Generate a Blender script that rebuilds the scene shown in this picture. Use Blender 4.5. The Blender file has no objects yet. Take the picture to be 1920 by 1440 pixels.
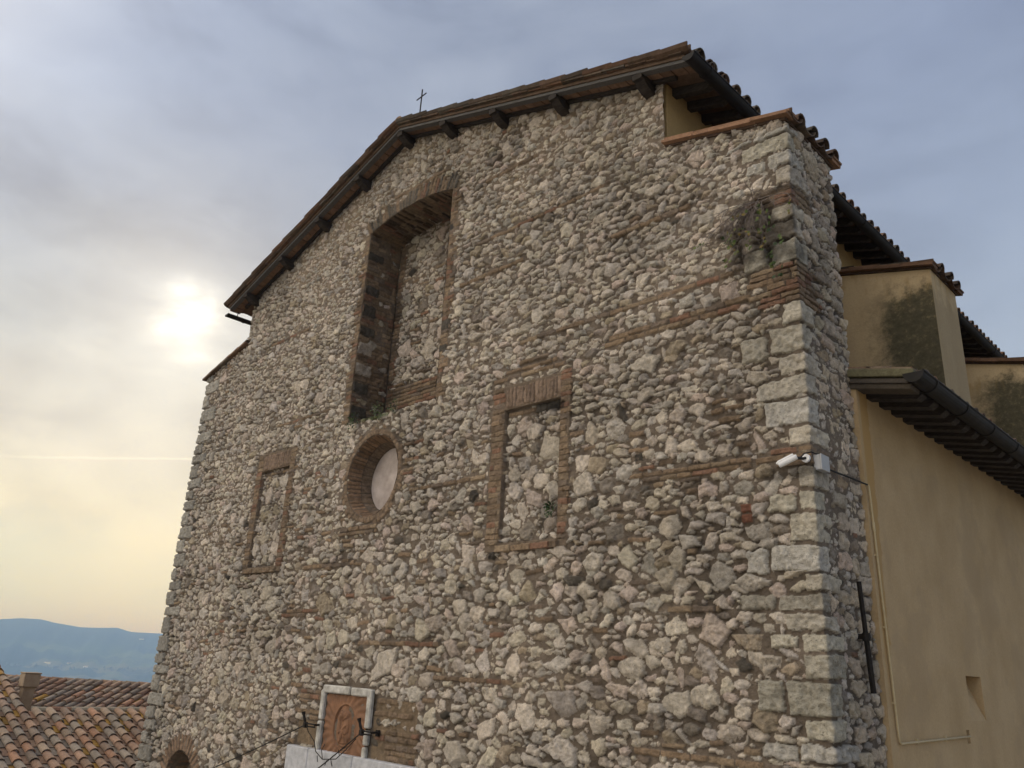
import bpy, math, random
import numpy as np
from mathutils import Vector, Matrix
R = math.radians
random.seed(7)
rng = np.random.default_rng(11)
sc = bpy.context.scene
col = sc.collection

# ------------------------------------------------------------------ camera
cd = bpy.data.cameras.new('camera'); cam = bpy.data.objects.new('camera', cd); col.objects.link(cam)
cd.sensor_width = 36.0; cd.lens = 36.0 * 1508.9 / 1920.0
cd.clip_start = 0.05; cd.clip_end = 60000
cam.location = (2.817, -6.251, 5.361)
cam.rotation_euler = (R(109.511), R(-2.792), R(44.500))
sc.camera = cam

# ------------------------------------------------------------------ light and sky
SUN_AZ, SUN_EL = 159.6, 21.0
sund = Vector((math.cos(R(SUN_AZ)) * math.cos(R(SUN_EL)), math.sin(R(SUN_AZ)) * math.cos(R(SUN_EL)), math.sin(R(SUN_EL))))
ld = bpy.data.lights.new('sun', 'SUN'); ld.energy = 1.2; ld.angle = R(12); ld.color = (1.0, .93, .82)
sun = bpy.data.objects.new('sun', ld); col.objects.link(sun)
sun.rotation_euler = sund.to_track_quat('Z', 'Y').to_euler()
sc.view_settings.view_transform = 'Standard'; sc.view_settings.look = 'None'
sc.view_settings.exposure = 0.0; sc.view_settings.gamma = 1.0

class NT:
    """small helper for node trees"""
    def __init__(s, tree): s.t = tree; s.n = tree.nodes; s.l = tree.links
    def add(s, typ, **kw):
        n = s.n.new(typ)
        for k, v in kw.items(): setattr(n, k, v)
        return n
    def link(s, a, b): s.l.new(a, b)
    def put(s, sock, v):
        if hasattr(v, 'is_output') or isinstance(v, bpy.types.NodeSocket): s.l.new(v, sock)
        else: sock.default_value = v
    def math(s, op, a, b=0.0, c=0.0, clamp=False):
        n = s.add('ShaderNodeMath', operation=op); n.use_clamp = clamp
        s.put(n.inputs[0], a); s.put(n.inputs[1], b); s.put(n.inputs[2], c)
        return n.outputs[0]
    def mix(s, f, a, b, blend='MIX'):
        n = s.add('ShaderNodeMix', data_type='RGBA', blend_type=blend); n.clamp_factor = True
        s.put(n.inputs[0], f); s.put(n.inputs[6], a); s.put(n.inputs[7], b)
        return n.outputs[2]
    def ramp(s, f, stops, interp='LINEAR'):
        n = s.add('ShaderNodeValToRGB'); e = n.color_ramp.elements; n.color_ramp.interpolation = interp
        while len(e) < len(stops): e.new(.5)
        for x, (p, c) in zip(e, stops):
            x.position = p; x.color = c if len(c) == 4 else (*c, 1)
        s.put(n.inputs[0], f); return n.outputs[0]
    def noise(s, vec, scale, detail=4, rough=.55, dist=0.0):
        n = s.add('ShaderNodeTexNoise'); n.inputs['Scale'].default_value = scale; n.inputs['Detail'].default_value = detail
        n.inputs['Roughness'].default_value = rough; n.inputs['Distortion'].default_value = dist
        if vec is not None: s.put(n.inputs['Vector'], vec)
        return n.outputs['Fac']
    def smooth(s, x, lo, hi):
        n = s.add('ShaderNodeMapRange', interpolation_type='SMOOTHSTEP')
        s.put(n.inputs[0], x); n.inputs[1].default_value = lo; n.inputs[2].default_value = hi
        return n.outputs[0]
    def dot(s, v, d):
        n = s.add('ShaderNodeVectorMath', operation='DOT_PRODUCT'); s.put(n.inputs[0], v); n.inputs[1].default_value = d
        return n.outputs['Value']

world = bpy.data.worlds.new('World'); sc.world = world; world.use_nodes = True
world.node_tree.nodes.clear()
w = NT(world.node_tree)
tc = w.add('ShaderNodeTexCoord')
nv = w.add('ShaderNodeVectorMath', operation='NORMALIZE'); w.link(tc.outputs['Generated'], nv.inputs[0]); DIR = nv.outputs[0]
sep = w.add('ShaderNodeSeparateXYZ'); w.link(DIR, sep.inputs[0]); ZZ = sep.outputs[2]
# stretched cloud coordinates: clouds flatten towards the horizon
mp = w.add('ShaderNodeMapping'); w.link(DIR, mp.inputs[0]); mp.inputs['Scale'].default_value = (1, 1, 2.2)
n1 = w.noise(mp.outputs[0], 3.2, 6, .52, .6)
n2 = w.noise(mp.outputs[0], 8.0, 5, .5, .4)
elev = w.math('ADD', ZZ, w.math('MULTIPLY', w.math('SUBTRACT', n1, .5), .16))
skyc = w.ramp(elev, [(0, (.53, .68, .72)), (.05, (.65, .72, .64)), (.14, (.84, .785, .60)), (.21, (.70, .67, .585)),
                     (.32, (.43, .45, .46)), (.44, (.285, .315, .38)), (.58, (.31, .36, .475)), (1, (.37, .42, .53))])
# away from the sun the cloud is cooler
cool = w.smooth(w.dot(DIR, tuple(sund)), .93, .55)
bluec = w.ramp(elev, [(0, (.60, .64, .70)), (.3, (.44, .52, .66)), (.62, (.335, .40, .56)), (1, (.37, .43, .56))])
skyc = w.mix(cool, skyc, bluec)
cl = w.ramp(w.math('ADD', w.math('MULTIPLY', n1, .65), w.math('MULTIPLY', n2, .35)), [(.32, (.60, .60, .64)), (.5, (.94, .94, .955)), (.66, (1.16, 1.14, 1.11))])
skyc = w.mix(w.math('MULTIPLY', w.smooth(ZZ, .03, .2), w.math('SUBTRACT', 1.0, w.math('MULTIPLY', cool, .55))), skyc, w.mix(1.0, skyc, cl, 'MULTIPLY'))
# sun behind thin cloud
sd = w.dot(DIR, tuple(sund))
sdw = w.math('ADD', sd, w.math('MULTIPLY', w.math('SUBTRACT', n2, .5), .0045))
glow = w.math('ADD', w.math('MULTIPLY', w.math('POWER', w.math('MAXIMUM', sdw, 0), 2400.0), 1.0),
              w.math('ADD', w.math('MULTIPLY', w.math('POWER', w.math('MAXIMUM', sdw, 0), 190.0), .28), w.math('MULTIPLY', w.math('POWER', w.math('MAXIMUM', sd, 0), 30.0), .12)))
gcol = w.mix(1.0, (1.0, .95, .84, 1), glow, 'MULTIPLY')
skyc = w.mix(1.0, skyc, gcol, 'ADD')
# an old contrail low over the valley
CZD, CZK = 11.32, -.1388
az = w.math('ARCTAN2', sep.outputs[1], sep.outputs[0])
cz = math.sin(R(CZD))
cw = w.math('MULTIPLY', w.math('SUBTRACT', w.noise(DIR, 30, 3), .5), .0035)
band = w.smooth(w.math('ABSOLUTE', w.math('SUBTRACT', w.math('ADD', ZZ, cw), w.math('ADD', cz, w.math('MULTIPLY', w.math('SUBTRACT', az, R(163)), CZK)))), .0019, .0004)
band = w.math('MULTIPLY', band, w.math('MULTIPLY', w.smooth(az, R(170), R(164)), w.smooth(az, R(152), R(156))))
skyc = w.mix(w.math('MULTIPLY', band, .6), skyc, (1.0, .95, .82, 1))
# unseen bright sky added behind the camera to lift light on the facade
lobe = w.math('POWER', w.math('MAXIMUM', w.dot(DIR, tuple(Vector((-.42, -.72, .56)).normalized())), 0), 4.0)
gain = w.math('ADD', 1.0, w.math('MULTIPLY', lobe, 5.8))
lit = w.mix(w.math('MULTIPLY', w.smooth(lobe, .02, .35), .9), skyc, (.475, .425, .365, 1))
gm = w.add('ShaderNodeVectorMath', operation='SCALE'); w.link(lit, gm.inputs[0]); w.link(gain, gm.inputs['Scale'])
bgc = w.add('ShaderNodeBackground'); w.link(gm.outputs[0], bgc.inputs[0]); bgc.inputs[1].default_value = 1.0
nish = w.add('ShaderNodeTexSky', sky_type='NISHITA'); nish.sun_disc = False
nish.sun_elevation = R(SUN_EL); nish.sun_rotation = R(90 - SUN_AZ)
bgn = w.add('ShaderNodeBackground'); w.link(nish.outputs[0], bgn.inputs[0]); bgn.inputs[1].default_value = .08
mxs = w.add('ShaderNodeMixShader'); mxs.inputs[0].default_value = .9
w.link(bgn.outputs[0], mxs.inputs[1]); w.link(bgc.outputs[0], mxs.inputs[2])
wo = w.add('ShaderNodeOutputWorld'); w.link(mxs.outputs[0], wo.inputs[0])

# ------------------------------------------------------------------ helpers
def props(o, label=None, cat=None, group=None, kind=None):
    if label: o['label'] = label
    if cat: o['category'] = cat
    if group: o['group'] = group
    if kind: o['kind'] = kind
    return o
def empty(name, loc, label, cat, group=None):
    o = bpy.data.objects.new(name, None); o.location = loc; o.empty_display_size = .2; col.objects.link(o)
    return props(o, label, cat, group)
ORG = {}
def link_mesh(name, me, mat, parent=None, origin=None):
    o = bpy.data.objects.new(name, me); col.objects.link(o)
    if mat: me.materials.append(mat)
    if parent is not None:
        o.parent = parent
    return o
def world_org(p):
    v = Vector((0, 0, 0))
    while p is not None:
        v = v + Vector(p.location); p = p.parent
    return v

class MB:
    """collects vertices and faces of one mesh in world coordinates"""
    def __init__(s): s.v = []; s.f = []; s.c = []
    def face(s, pts, c=(1, 1, 1)):
        i = len(s.v); s.v += [tuple(p) for p in pts]; s.f.append(tuple(range(i, i + len(pts)))); s.c.append(c)
    def add(s, V, F, c=(1, 1, 1)):
        i = len(s.v); s.v += [tuple(p) for p in V]
        for f in F: s.f.append(tuple(i + k for k in f)); s.c.append(c)
    def box(s, cx, cy, cz, sx, sy, sz, M=None, c=(1, 1, 1), b=0.0):
        hx, hy, hz = sx / 2, sy / 2, sz / 2
        if b > 0:   # chamfered box
            bm = []
            for X in (-1, 1):
                for Y in (-1, 1):
                    for Z in (-1, 1):
                        bm.append(((X * (hx - b), Y * (hy - b), Z * hz), (X * (hx - b), Y * hy, Z * (hz - b)), (X * hx, Y * (hy - b), Z * (hz - b))))
            V = [p for t in bm for p in t]
            idx = lambda X, Y, Z, k: ((X > 0) * 4 + (Y > 0) * 2 + (Z > 0)) * 3 + k
            F = []
            for Z in (-1, 1): F.append([idx(-1, -1, Z, 0), idx(1, -1, Z, 0), idx(1, 1, Z, 0), idx(-1, 1, Z, 0)])
            for Y in (-1, 1): F.append([idx(-1, Y, -1, 1), idx(1, Y, -1, 1), idx(1, Y, 1, 1), idx(-1, Y, 1, 1)])
            for X in (-1, 1): F.append([idx(X, -1, -1, 2), idx(X, 1, -1, 2), idx(X, 1, 1, 2), idx(X, -1, 1, 2)])
            for Y in (-1, 1):
                for Z in (-1, 1): F.append([idx(-1, Y, Z, 0), idx(1, Y, Z, 0), idx(1, Y, Z, 1), idx(-1, Y, Z, 1)])
            for X in (-1, 1):
                for Z in (-1, 1): F.append([idx(X, -1, Z, 0), idx(X, 1, Z, 0), idx(X, 1, Z, 2), idx(X, -1, Z, 2)])
            for X in (-1, 1):
                for Y in (-1, 1): F.append([idx(X, Y, -1, 1), idx(X, Y, 1, 1), idx(X, Y, 1, 2), idx(X, Y, -1, 2)])
            for X in (-1, 1):
                for Y in (-1, 1):
                    for Z in (-1, 1): F.append([idx(X, Y, Z, 0), idx(X, Y, Z, 1), idx(X, Y, Z, 2)])
        else:
            V = [(x, y, z) for x in (-hx, hx) for y in (-hy, hy) for z in (-hz, hz)]
            F = [(0, 1, 3, 2), (4, 6, 7, 5), (0, 4, 5, 1), (2, 3, 7, 6), (0, 2, 6, 4), (1, 5, 7, 3)]
        V = [Vector(p) for p in V]
        if M is not None: V = [M @ p for p in V]
        s.add([(p.x + cx, p.y + cy, p.z + cz) for p in V], F, c)
    def prism(s, poly, axis, a, b, c=(1, 1, 1)):
        """poly in the two other axes (cyclic order), extruded from a to b along axis"""
        n = len(poly)
        def P(p, t):
            return {0: (t, p[0], p[1]), 1: (p[0], t, p[1]), 2: (p[0], p[1], t)}[axis]
        V = [P(p, a) for p in poly] + [P(p, b) for p in poly]
        F = [tuple(range(n)), tuple(range(2 * n - 1, n - 1, -1))] + [(i, (i + 1) % n, n + (i + 1) % n, n + i) for i in range(n)]
        s.add(V, F, c)
    def tube(s, pts, r, n=8, c=(1, 1, 1), cap=True):
        pts = [Vector(p) for p in pts]
        rr = r if isinstance(r, (list, tuple)) else [r] * len(pts)
        i0 = len(s.v); up = None
        for k, p in enumerate(pts):
            d = (pts[min(k + 1, len(pts) - 1)] - pts[max(k - 1, 0)]).normalized()
            if up is None: up = d.orthogonal().normalized()
            up = (up - d * up.dot(d)).normalized(); sd_ = d.cross(up)
            for j in range(n):
                a = 2 * math.pi * j / n; s.v.append(tuple(p + up * (rr[k] * math.cos(a)) + sd_ * (rr[k] * math.sin(a))))
        for k in range(len(pts) - 1):
            for j in range(n):
                s.f.append((i0 + k * n + j, i0 + k * n + (j + 1) % n, i0 + (k + 1) * n + (j + 1) % n, i0 + (k + 1) * n + j)); s.c.append(c)
        if cap:
            s.f.append(tuple(range(i0 + n - 1, i0 - 1, -1))); s.c.append(c)
            s.f.append(tuple(range(i0 + (len(pts) - 1) * n, i0 + len(pts) * n))); s.c.append(c)
    def build(s, name, mat, parent=None, smooth=False, fix=True):
        o0 = world_org(parent)
        me = bpy.data.meshes.new(name)
        V = np.array(s.v, dtype=np.float64) - np.array(o0)
        me.from_pydata(V.tolist(), [], s.f)
        at = me.attributes.new('tint', 'FLOAT_COLOR', 'FACE')
        cc = np.ones((len(s.f), 4), dtype=np.float32); cc[:, :3] = np.array(s.c, dtype=np.float32)
        at.data.foreach_set('color', cc.ravel())
        if fix:
            import bmesh
            bm = bmesh.new(); bm.from_mesh(me); bmesh.ops.recalc_face_normals(bm, faces=bm.faces); bm.to_mesh(me); bm.free()
        if smooth: me.polygons.foreach_set('use_smooth', [True] * len(me.polygons))
        me.update()
        return link_mesh(name, me, mat, parent)

# ------------------------------------------------------------------ materials
def mat_new(name):
    m = bpy.data.materials.new(name); m.use_nodes = True; m.node_tree.nodes.clear()
    t = NT(m.node_tree); b = t.add('ShaderNodeBsdfPrincipled'); o = t.add('ShaderNodeOutputMaterial'); t.link(b.outputs[0], o.inputs[0])
    return m, t, b
def rgb(*c): return (*c, 1)
def bump(t, b, h, strength, dist, prev=None):
    n = t.add('ShaderNodeBump'); n.inputs['Strength'].default_value = strength; n.inputs['Distance'].default_value = dist
    t.put(n.inputs['Height'], h)
    if prev is not None: t.link(prev, n.inputs['Normal'])
    t.link(n.outputs[0], b.inputs['Normal']); return n.outputs[0]
def coords(t): return t.add('ShaderNodeNewGeometry').outputs['Position']
def mat_tint(name, rough=.9, lo=.75, hi=1.25, sc1=9, sc2=60, bs=.5, bd=.01, bscale=80, metallic=0, spec=.3):
    m, t, b = mat_new(name)
    P = coords(t)
    a = t.add('ShaderNodeAttribute', attribute_name='tint').outputs['Color']
    v = t.math('ADD', t.math('MULTIPLY', t.noise(P, sc1, 4), .5), t.math('MULTIPLY', t.noise(P, sc2, 3), .5))
    v = t.ramp(v, [(.3, (lo,) * 3), (.7, (hi,) * 3)])
    t.link(t.mix(1.0, a, v, 'MULTIPLY'), b.inputs['Base Color'])
    b.inputs['Roughness'].default_value = rough; b.inputs['Metallic'].default_value = metallic; b.inputs['Specular IOR Level'].default_value = spec
    if bs: bump(t, b, t.noise(P, bscale, 4, .6), bs, bd)
    return m
def mat_flat(name, c1, c2, scale=8, rough=.8, bs=.3, bd=.005, bscale=60, metallic=0, stretch=None, spec=.3):
    m, t, b = mat_new(name); P = coords(t)
    if stretch:
        mpn = t.add('ShaderNodeMapping'); t.link(P, mpn.inputs[0]); mpn.inputs['Scale'].default_value = stretch; Q = mpn.outputs[0]
    else: Q = P
    t.link(t.ramp(t.noise(Q, scale, 5, .6), [(.32, c1), (.68, c2)]), b.inputs['Base Color'])
    b.inputs['Roughness'].default_value = rough; b.inputs['Metallic'].default_value = metallic; b.inputs['Specular IOR Level'].default_value = spec
    if bs: bump(t, b, t.noise(Q, bscale, 4, .6), bs, bd)
    return m

# rubble masonry: colour of each stone from the mesh, grain and pits from noise
def make_masonry():
    m, t, b = mat_new('rubble_masonry'); P = coords(t)
    a = t.add('ShaderNodeAttribute', attribute_name='tint').outputs['Color']
    v = t.math('ADD', t.math('MULTIPLY', t.noise(P, 22, 4, .6), .55), t.math('MULTIPLY', t.noise(P, 110, 3, .6), .45))
    v = t.ramp(v, [(.30, (.62, .60, .57)), (.5, (1, 1, 1)), (.68, (1.22, 1.22, 1.22))])
    c = t.mix(1.0, a, v, 'MULTIPLY')
    c = t.mix(t.math('MULTIPLY', t.smooth(t.noise(P, 95, 2, .5, .6), .60, .70), .5), c, (.075, .06, .045, 1))     # shade in the pits painted in as dark colour
    # grey-green lichen and dark weathering in drifting patches
    li = t.smooth(t.noise(P, 2.3, 5, .65), .56, .70)
    c = t.mix(t.math('MULTIPLY', li, .32), c, t.mix(1.0, c, (.78, .77, .66, 1), 'MULTIPLY'))
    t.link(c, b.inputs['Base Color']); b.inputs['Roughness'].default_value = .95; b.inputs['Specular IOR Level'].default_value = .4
    h = t.math('ADD', t.math('MULTIPLY', t.noise(P, 70, 5, .65), .7), t.math('MULTIPLY', t.noise(P, 240, 3, .6), .3))
    pit = t.smooth(t.noise(P, 95, 2, .5, .6), .62, .74)
    h = t.math('SUBTRACT', h, t.math('MULTIPLY', pit, .55))
    bump(t, b, h, 1.0, .034)
    return m
M_STONE = make_masonry()

def make_plaster(name, base, dark, moss=False, patched=False):
    m, t, b = mat_new(name); P = coords(t)
    mpn = t.add('ShaderNodeMapping'); t.link(P, mpn.inputs[0]); mpn.inputs['Scale'].default_value = (1, 1, .9 if patched else .35)
    c = t.ramp(t.noise(mpn.outputs[0], 1.6, 6, .62), [(.3, dark), (.62, base)])
    v = t.ramp(t.noise(P, 40, 4, .6), [(.3, (.93, .93, .93)), (.7, (1.06, 1.06, 1.06))])
    c = t.mix(1.0, c, v, 'MULTIPLY')
    if patched:
        sp = t.add('ShaderNodeSeparateXYZ'); t.link(P, sp.inputs[0]); X, Y, Z = sp.outputs
        ed = t.math('ADD', Y, t.math('MULTIPLY', t.math('SUBTRACT', t.noise(P, 6, 5, .65), .5), .16))
        # newer ochre coat along the corner with a ragged edge that thins out downwards
        st = t.math('MULTIPLY', t.smooth(t.math('ADD', ed, t.math('MULTIPLY', t.math('SUBTRACT', 8.0, Z), .028)), 1.215, 1.20), t.smooth(Y, 1.0, 1.03))
        st = t.math('MULTIPLY', st, t.smooth(Z, 4.9, 6.0))
        c = t.mix(t.math('MULTIPLY', st, .75), c, (.40, .25, .095, 1))
        mg = t.add('ShaderNodeMapping'); t.link(P, mg.inputs[0]); mg.inputs['Scale'].default_value = (1, 1, .12)
        run = t.math('MULTIPLY', t.smooth(t.noise(mg.outputs[0], 3.5, 5, .6),   .50, .72), .08)
        c = t.mix(run, c, (.20, .145, .085, 1))
        pt = t.math('MULTIPLY', t.smooth(t.noise(P, .9, 6, .65), .52, .6), .35)
        c = t.mix(pt, c, (.36, .27, .17, 1))
    if moss:
        # dark growth on the weather side: a stain with its own ragged edge, away from the top and the wall end
        sp = t.add('ShaderNodeSeparateXYZ'); t.link(P, sp.inputs[0])
        X, Y, Z = sp.outputs
        wob = t.math('MULTIPLY', t.math('SUBTRACT', t.noise(P, 3.4, 7, .72), .5), 1.5)
        wx = t.math('ADD', X, t.math('MULTIPLY', wob, .75))
        mk = t.math('MULTIPLY', t.smooth(wx, -1.0, -.45), t.smooth(t.math('ADD', Z, wob), 10.44, 10.0))
        mk = t.math('MULTIPLY', mk, t.smooth(X, .004, -.006))
        mc = t.ramp(t.noise(P, 14, 6, .7), [(.3, (.035, .036, .024)), (.55, (.075, .07, .045)), (.75, (.20, .17, .09))])
        c = t.mix(t.math('MULTIPLY', mk, .93), c, mc)
        ys = t.math('MULTIPLY', t.smooth(t.noise(mpn.outputs[0], 5, 4, .6), .5, .7), t.smooth(Z, 9.9, 10.3))
        c = t.mix(t.math('MULTIPLY', ys, .5), c, (.30, .19, .055, 1))
    t.link(c, b.inputs['Base Color']); b.inputs['Roughness'].default_value = .93; b.inputs['Specular IOR Level'].default_value = .15
    bump(t, b, t.math('ADD', t.noise(P, 30, 5, .6), t.math('MULTIPLY', t.noise(P, 7, 3), .8)), .25, .02)
    return m
M_OCHRE = make_plaster('ochre_plaster', rgb(.44, .315, .155), rgb(.34, .235, .115))
M_OCHRE_AISLE = make_plaster('ochre_plaster_patched', rgb(.48, .355, .21), rgb(.41, .295, .165), patched=True)
M_OCHRE_MOSS = make_plaster('ochre_plaster_stained', rgb(.52, .405, .25), rgb(.43, .325, .195), True)
M_TILE = mat_tint('terracotta_tile', .9, .55, 1.35, 14, 70, .5, .01, 60)
M_WOOD = mat_flat('weathered_timber', rgb(.020, .016, .014), rgb(.060, .050, .044), 14, .85, .6, .012, 50, stretch=(1, 1, 6))
M_FASCIA = mat_flat('grey_timber', rgb(.065, .062, .062), rgb(.13, .125, .122), 20, .8, .5, .01, 60, stretch=(.3, 6, 6))
M_BOARD = mat_tint('old_board', .9, .6, 1.3, 12, 60, .5, .01, 50)
M_GUTTER = mat_flat('dark_metal_gutter', rgb(.013, .012, .012), rgb(.026, .023, .022), 6, .7, .1, .003, 40, metallic=.2)
M_IRON = mat_flat('black_iron', rgb(.010, .009, .009), rgb(.028, .022, .019), 30, .65, .4, .004, 90, metallic=.3)
M_TRAV = mat_flat('grey_travertine', rgb(.36, .37, .40), rgb(.52, .53, .57), 12, .8, .6, .012, 60)
M_MARBLE = mat_flat('weathered_marble', rgb(.26, .25, .23), rgb(.60, .59, .56), 9, .7, .5, .01, 50)
M_DISC = mat_flat('pale_pinkish_plaster', rgb(.34, .29, .27), rgb(.54, .48, .46), 4.5, .9, .3, .01, 30)
M_RELIEF = mat_flat('relief_terracotta', rgb(.155, .085, .052), rgb(.245, .128, .073), 9, .8, .3, .004, 90)
M_WHITE = mat_flat('white_painted_metal', rgb(.68, .69, .72), rgb(.78, .79, .82), 20, .35, 0)
M_GREYBOX = mat_flat('grey_plastic', rgb(.36, .37, .39), rgb(.42, .43, .45), 20, .5, .1, .002, 50)
M_CABLE = mat_flat('black_cable_rubber', rgb(.010, .010, .011), rgb(.018, .018, .018), 20, .6, 0)
M_PIPE = mat_flat('cream_painted_pipe', rgb(.46, .37, .22), rgb(.55, .45, .28), 20, .6, .1, .002, 60)
M_TWIG = mat_flat('dry_twig_bark', rgb(.08, .066, .06), rgb(.24, .20, .18), 40, .9, 0)
M_DTWIG = mat_flat('dark_twig_bark', rgb(.012, .010, .009), rgb(.03, .025, .022), 40, .9, 0)
M_LEAF = mat_tint('green_leaf', .6, .7, 1.3, 20, 90, 0)
M_HOUSEWALL = mat_flat('house_render', rgb(.30, .24, .17), rgb(.40, .33, .24), 3, .9, .3, .01, 30)
M_CHIM = mat_flat('chimney_render', rgb(.27, .20, .14), rgb(.36, .28, .20), 7, .9, .3, .01, 40)
M_FARM = mat_flat('far_white_wall', rgb(.75, .75, .74), rgb(.82, .82, .8), 3, .8, 0)
M_FARMROOF = mat_flat('far_tile_roof', rgb(.30, .18, .12), rgb(.36, .22, .15), 3, .9, 0)

# ------------------------------------------------------------------ masonry fields
def vnoise(shape, cell, r):
    """smooth value noise on a grid; cell = grid cells per noise cell"""
    nz, ns = shape
    gz, gs = int(nz / cell) + 3, int(ns / cell) + 3
    g = r.random((gz, gs))
    z = np.arange(nz) / cell; s_ = np.arange(ns) / cell
    iz = z.astype(int); is_ = s_.astype(int); fz = z - iz; fs = s_ - is_
    fz = fz * fz * (3 - 2 * fz); fs = fs * fs * (3 - 2 * fs)
    a = g[iz][:, is_]; b = g[iz][:, is_ + 1]; c = g[iz + 1][:, is_]; d = g[iz + 1][:, is_ + 1]
    fz = fz[:, None]; fs = fs[None, :]
    return (a * (1 - fs) + b * fs) * (1 - fz) + (c * (1 - fs) + d * fs) * fz - .5

STONES = [((.62, .55, .47), .40), ((.56, .51, .455), .20), ((.59, .525, .43), .14), ((.58, .485, .42), .10), ((.44, .40, .355), .09),
          ((.30, .26, .22), .04), ((.42, .35, .26), .04)]
SP = np.array([p for _, p in STONES]); SP /= SP.sum()
BRICKS = [(.25, .18, .122), (.27, .195, .128), (.22, .16, .11), (.31, .235, .16), (.25, .145, .098), (.20, .155, .12), (.28, .20, .132)]
TUFA = (.075, .066, .055)
def stone_col():
    c = np.array(STONES[rng.choice(len(STONES), p=SP)][0]); return c * rng.uniform(.80, 1.14) * rng.uniform(.985, 1.015, 3)
def brick_col():
    return np.array(BRICKS[rng.integers(len(BRICKS))]) * rng.uniform(.8, 1.2)

class Field:
    def __init__(F, s0, s1, z0, z1, st, seed=1, mortar=(.172, .138, .108), rough=1.0):
        F.st = st; F.s0 = s0; F.z0 = z0
        F.ns = int(round((s1 - s0) / st)) + 1; F.nz = int(round((z1 - z0) / st)) + 1
        F.s = s0 + np.arange(F.ns) * st; F.z = z0 + np.arange(F.nz) * st
        r = np.random.default_rng(seed); sh = (F.nz, F.ns); k = 1 / st
        F.wx = vnoise(sh, .085 * k, r) * .050 + vnoise(sh, .032 * k, r) * .024
        F.wz = vnoise(sh, .085 * k, r) * .044 + vnoise(sh, .032 * k, r) * .022
        F.n1 = vnoise(sh, max(.05 * k, 1.2), r); F.n2 = vnoise(sh, max(.021 * k, 1.05), r); F.n3 = vnoise(sh, .5 * k, r)
        F.n4 = vnoise(sh, .11 * k, r); F.n5 = vnoise(sh, 1.5 * k, r)
        F.H = (F.n1 * .010 + F.n2 * .006 + F.n4 * .016 + F.n3 * .020 + F.n5 * .014 - .003) * rough
        mc = np.array(mortar)
        F.C = mc[None, None, :] * (1 + .55 * F.n5 + .5 * F.n3 + .35 * F.n4 + .25 * F.n1)[:, :, None]
        F.L = np.zeros(sh, np.int32); F.D = np.zeros(sh); F.reg = np.zeros(sh, np.int8); F.keep = np.ones(sh, bool); F.k = 0
        hi = np.clip((F.z - 10.6) / 1.6, 0, 1)[:, None] + np.zeros(sh); F.H += hi * .012; F.C *= 1 + hi[:, :, None] * np.array((.55, .50, .38))
        F.rough = r.random(4)
    def win(F, cs, cz, rad):
        i0 = max(0, int((cs - rad - F.s0) / F.st)); i1 = min(F.ns, int((cs + rad - F.s0) / F.st) + 2)
        j0 = max(0, int((cz - rad - F.z0) / F.st)); j1 = min(F.nz, int((cz + rad - F.z0) / F.st) + 2)
        return i0, i1, j0, j1
    def put(F, cs, cz, a, b, rot, color, P=.03, edge=.02, poly=None, tol=.03, warp=1.0, tilt=.0, rg=1.0, facets=0, check=True, rnd=.02, extra=0.0, grow=0.0):
        rad = math.hypot(a, b) * 1.08 + .02
        i0, i1, j0, j1 = F.win(cs, cz, rad)
        if i1 - i0 < 2 or j1 - j0 < 2: return False
        S = F.s[None, i0:i1] + F.wx[j0:j1, i0:i1] * warp - cs; Z = F.z[j0:j1, None] + F.wz[j0:j1, i0:i1] * warp - cz
        c, s_ = math.cos(rot), math.sin(rot)
        x = S * c + Z * s_; z = -S * s_ + Z * c
        if poly is None:
            dx = a - np.abs(x); dz = b - np.abs(z)
            d = np.minimum(dx, dz)
            cx = np.maximum(rnd - dx, 0); cz_ = np.maximum(rnd - dz, 0)
            d = np.where((dx < rnd) & (dz < rnd), rnd - np.sqrt(cx * cx + cz_ * cz_), d)
        else:
            u = x / a; v = z / b; d = None
            for (ph, rk) in poly:
                e = rk - (u * math.cos(ph) + v * math.sin(ph)); d = e if d is None else np.minimum(d, e)
            d = d * min(a, b)
        m = d > 0
        n = m.sum()
        if n < 4: return False
        lab = F.L[j0:j1, i0:i1]
        if check and (lab[m] != 0).sum() > tol * n: return False
        if grow: d = d + grow; m = d > 0
        m &= (lab == 0)
        t = np.clip(d / edge, 0, 1); prof = t * (2 - t)
        h = P * prof
        if tilt: 
            ta = rng.uniform(0, 6.28); h = h + prof * tilt * (x / a * math.cos(ta) + z / b * math.sin(ta))
        for _ in range(facets):
            ta = rng.uniform(0, 6.28); g = rng.uniform(.3, .75); off = rng.uniform(.15, .6)
            h = np.minimum(h, P * 1.0 + (off * min(a, b) - (x * math.cos(ta) + z * math.sin(ta))) * g)
        n1 = F.n1[j0:j1, i0:i1]; n2 = F.n2[j0:j1, i0:i1]
        h = h + prof * rg * (n1 * .020 + n2 * .012) - .006
        if rg > 1.2 and poly is not None: h = h - prof * .020 * np.clip((n2 + n1 * .6 - .30) / .12, 0, 1)
        Hh = F.H[j0:j1, i0:i1]
        m &= h > Hh - .001
        F.k += 1
        lab[m] = F.k
        Hh[m] = (h + extra)[m]
        colr = np.array(color)[None, None, :] * (1 + .25 * n1 + .3 * n2 + .22 * F.n4[j0:j1, i0:i1] + .26 * F.n5[j0:j1, i0:i1] + .2 * F.n3[j0:j1, i0:i1])[:, :, None]
        F.C[j0:j1, i0:i1][m] = colr[m]
        return True
    def rand_poly(F):
        n = rng.integers(4, 8); o = rng.uniform(0, 6.28)
        return [(o + 2 * math.pi * (k + rng.uniform(-.32, .32)) / n, rng.uniform(.66, 1.0)) for k in range(n)]
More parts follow.
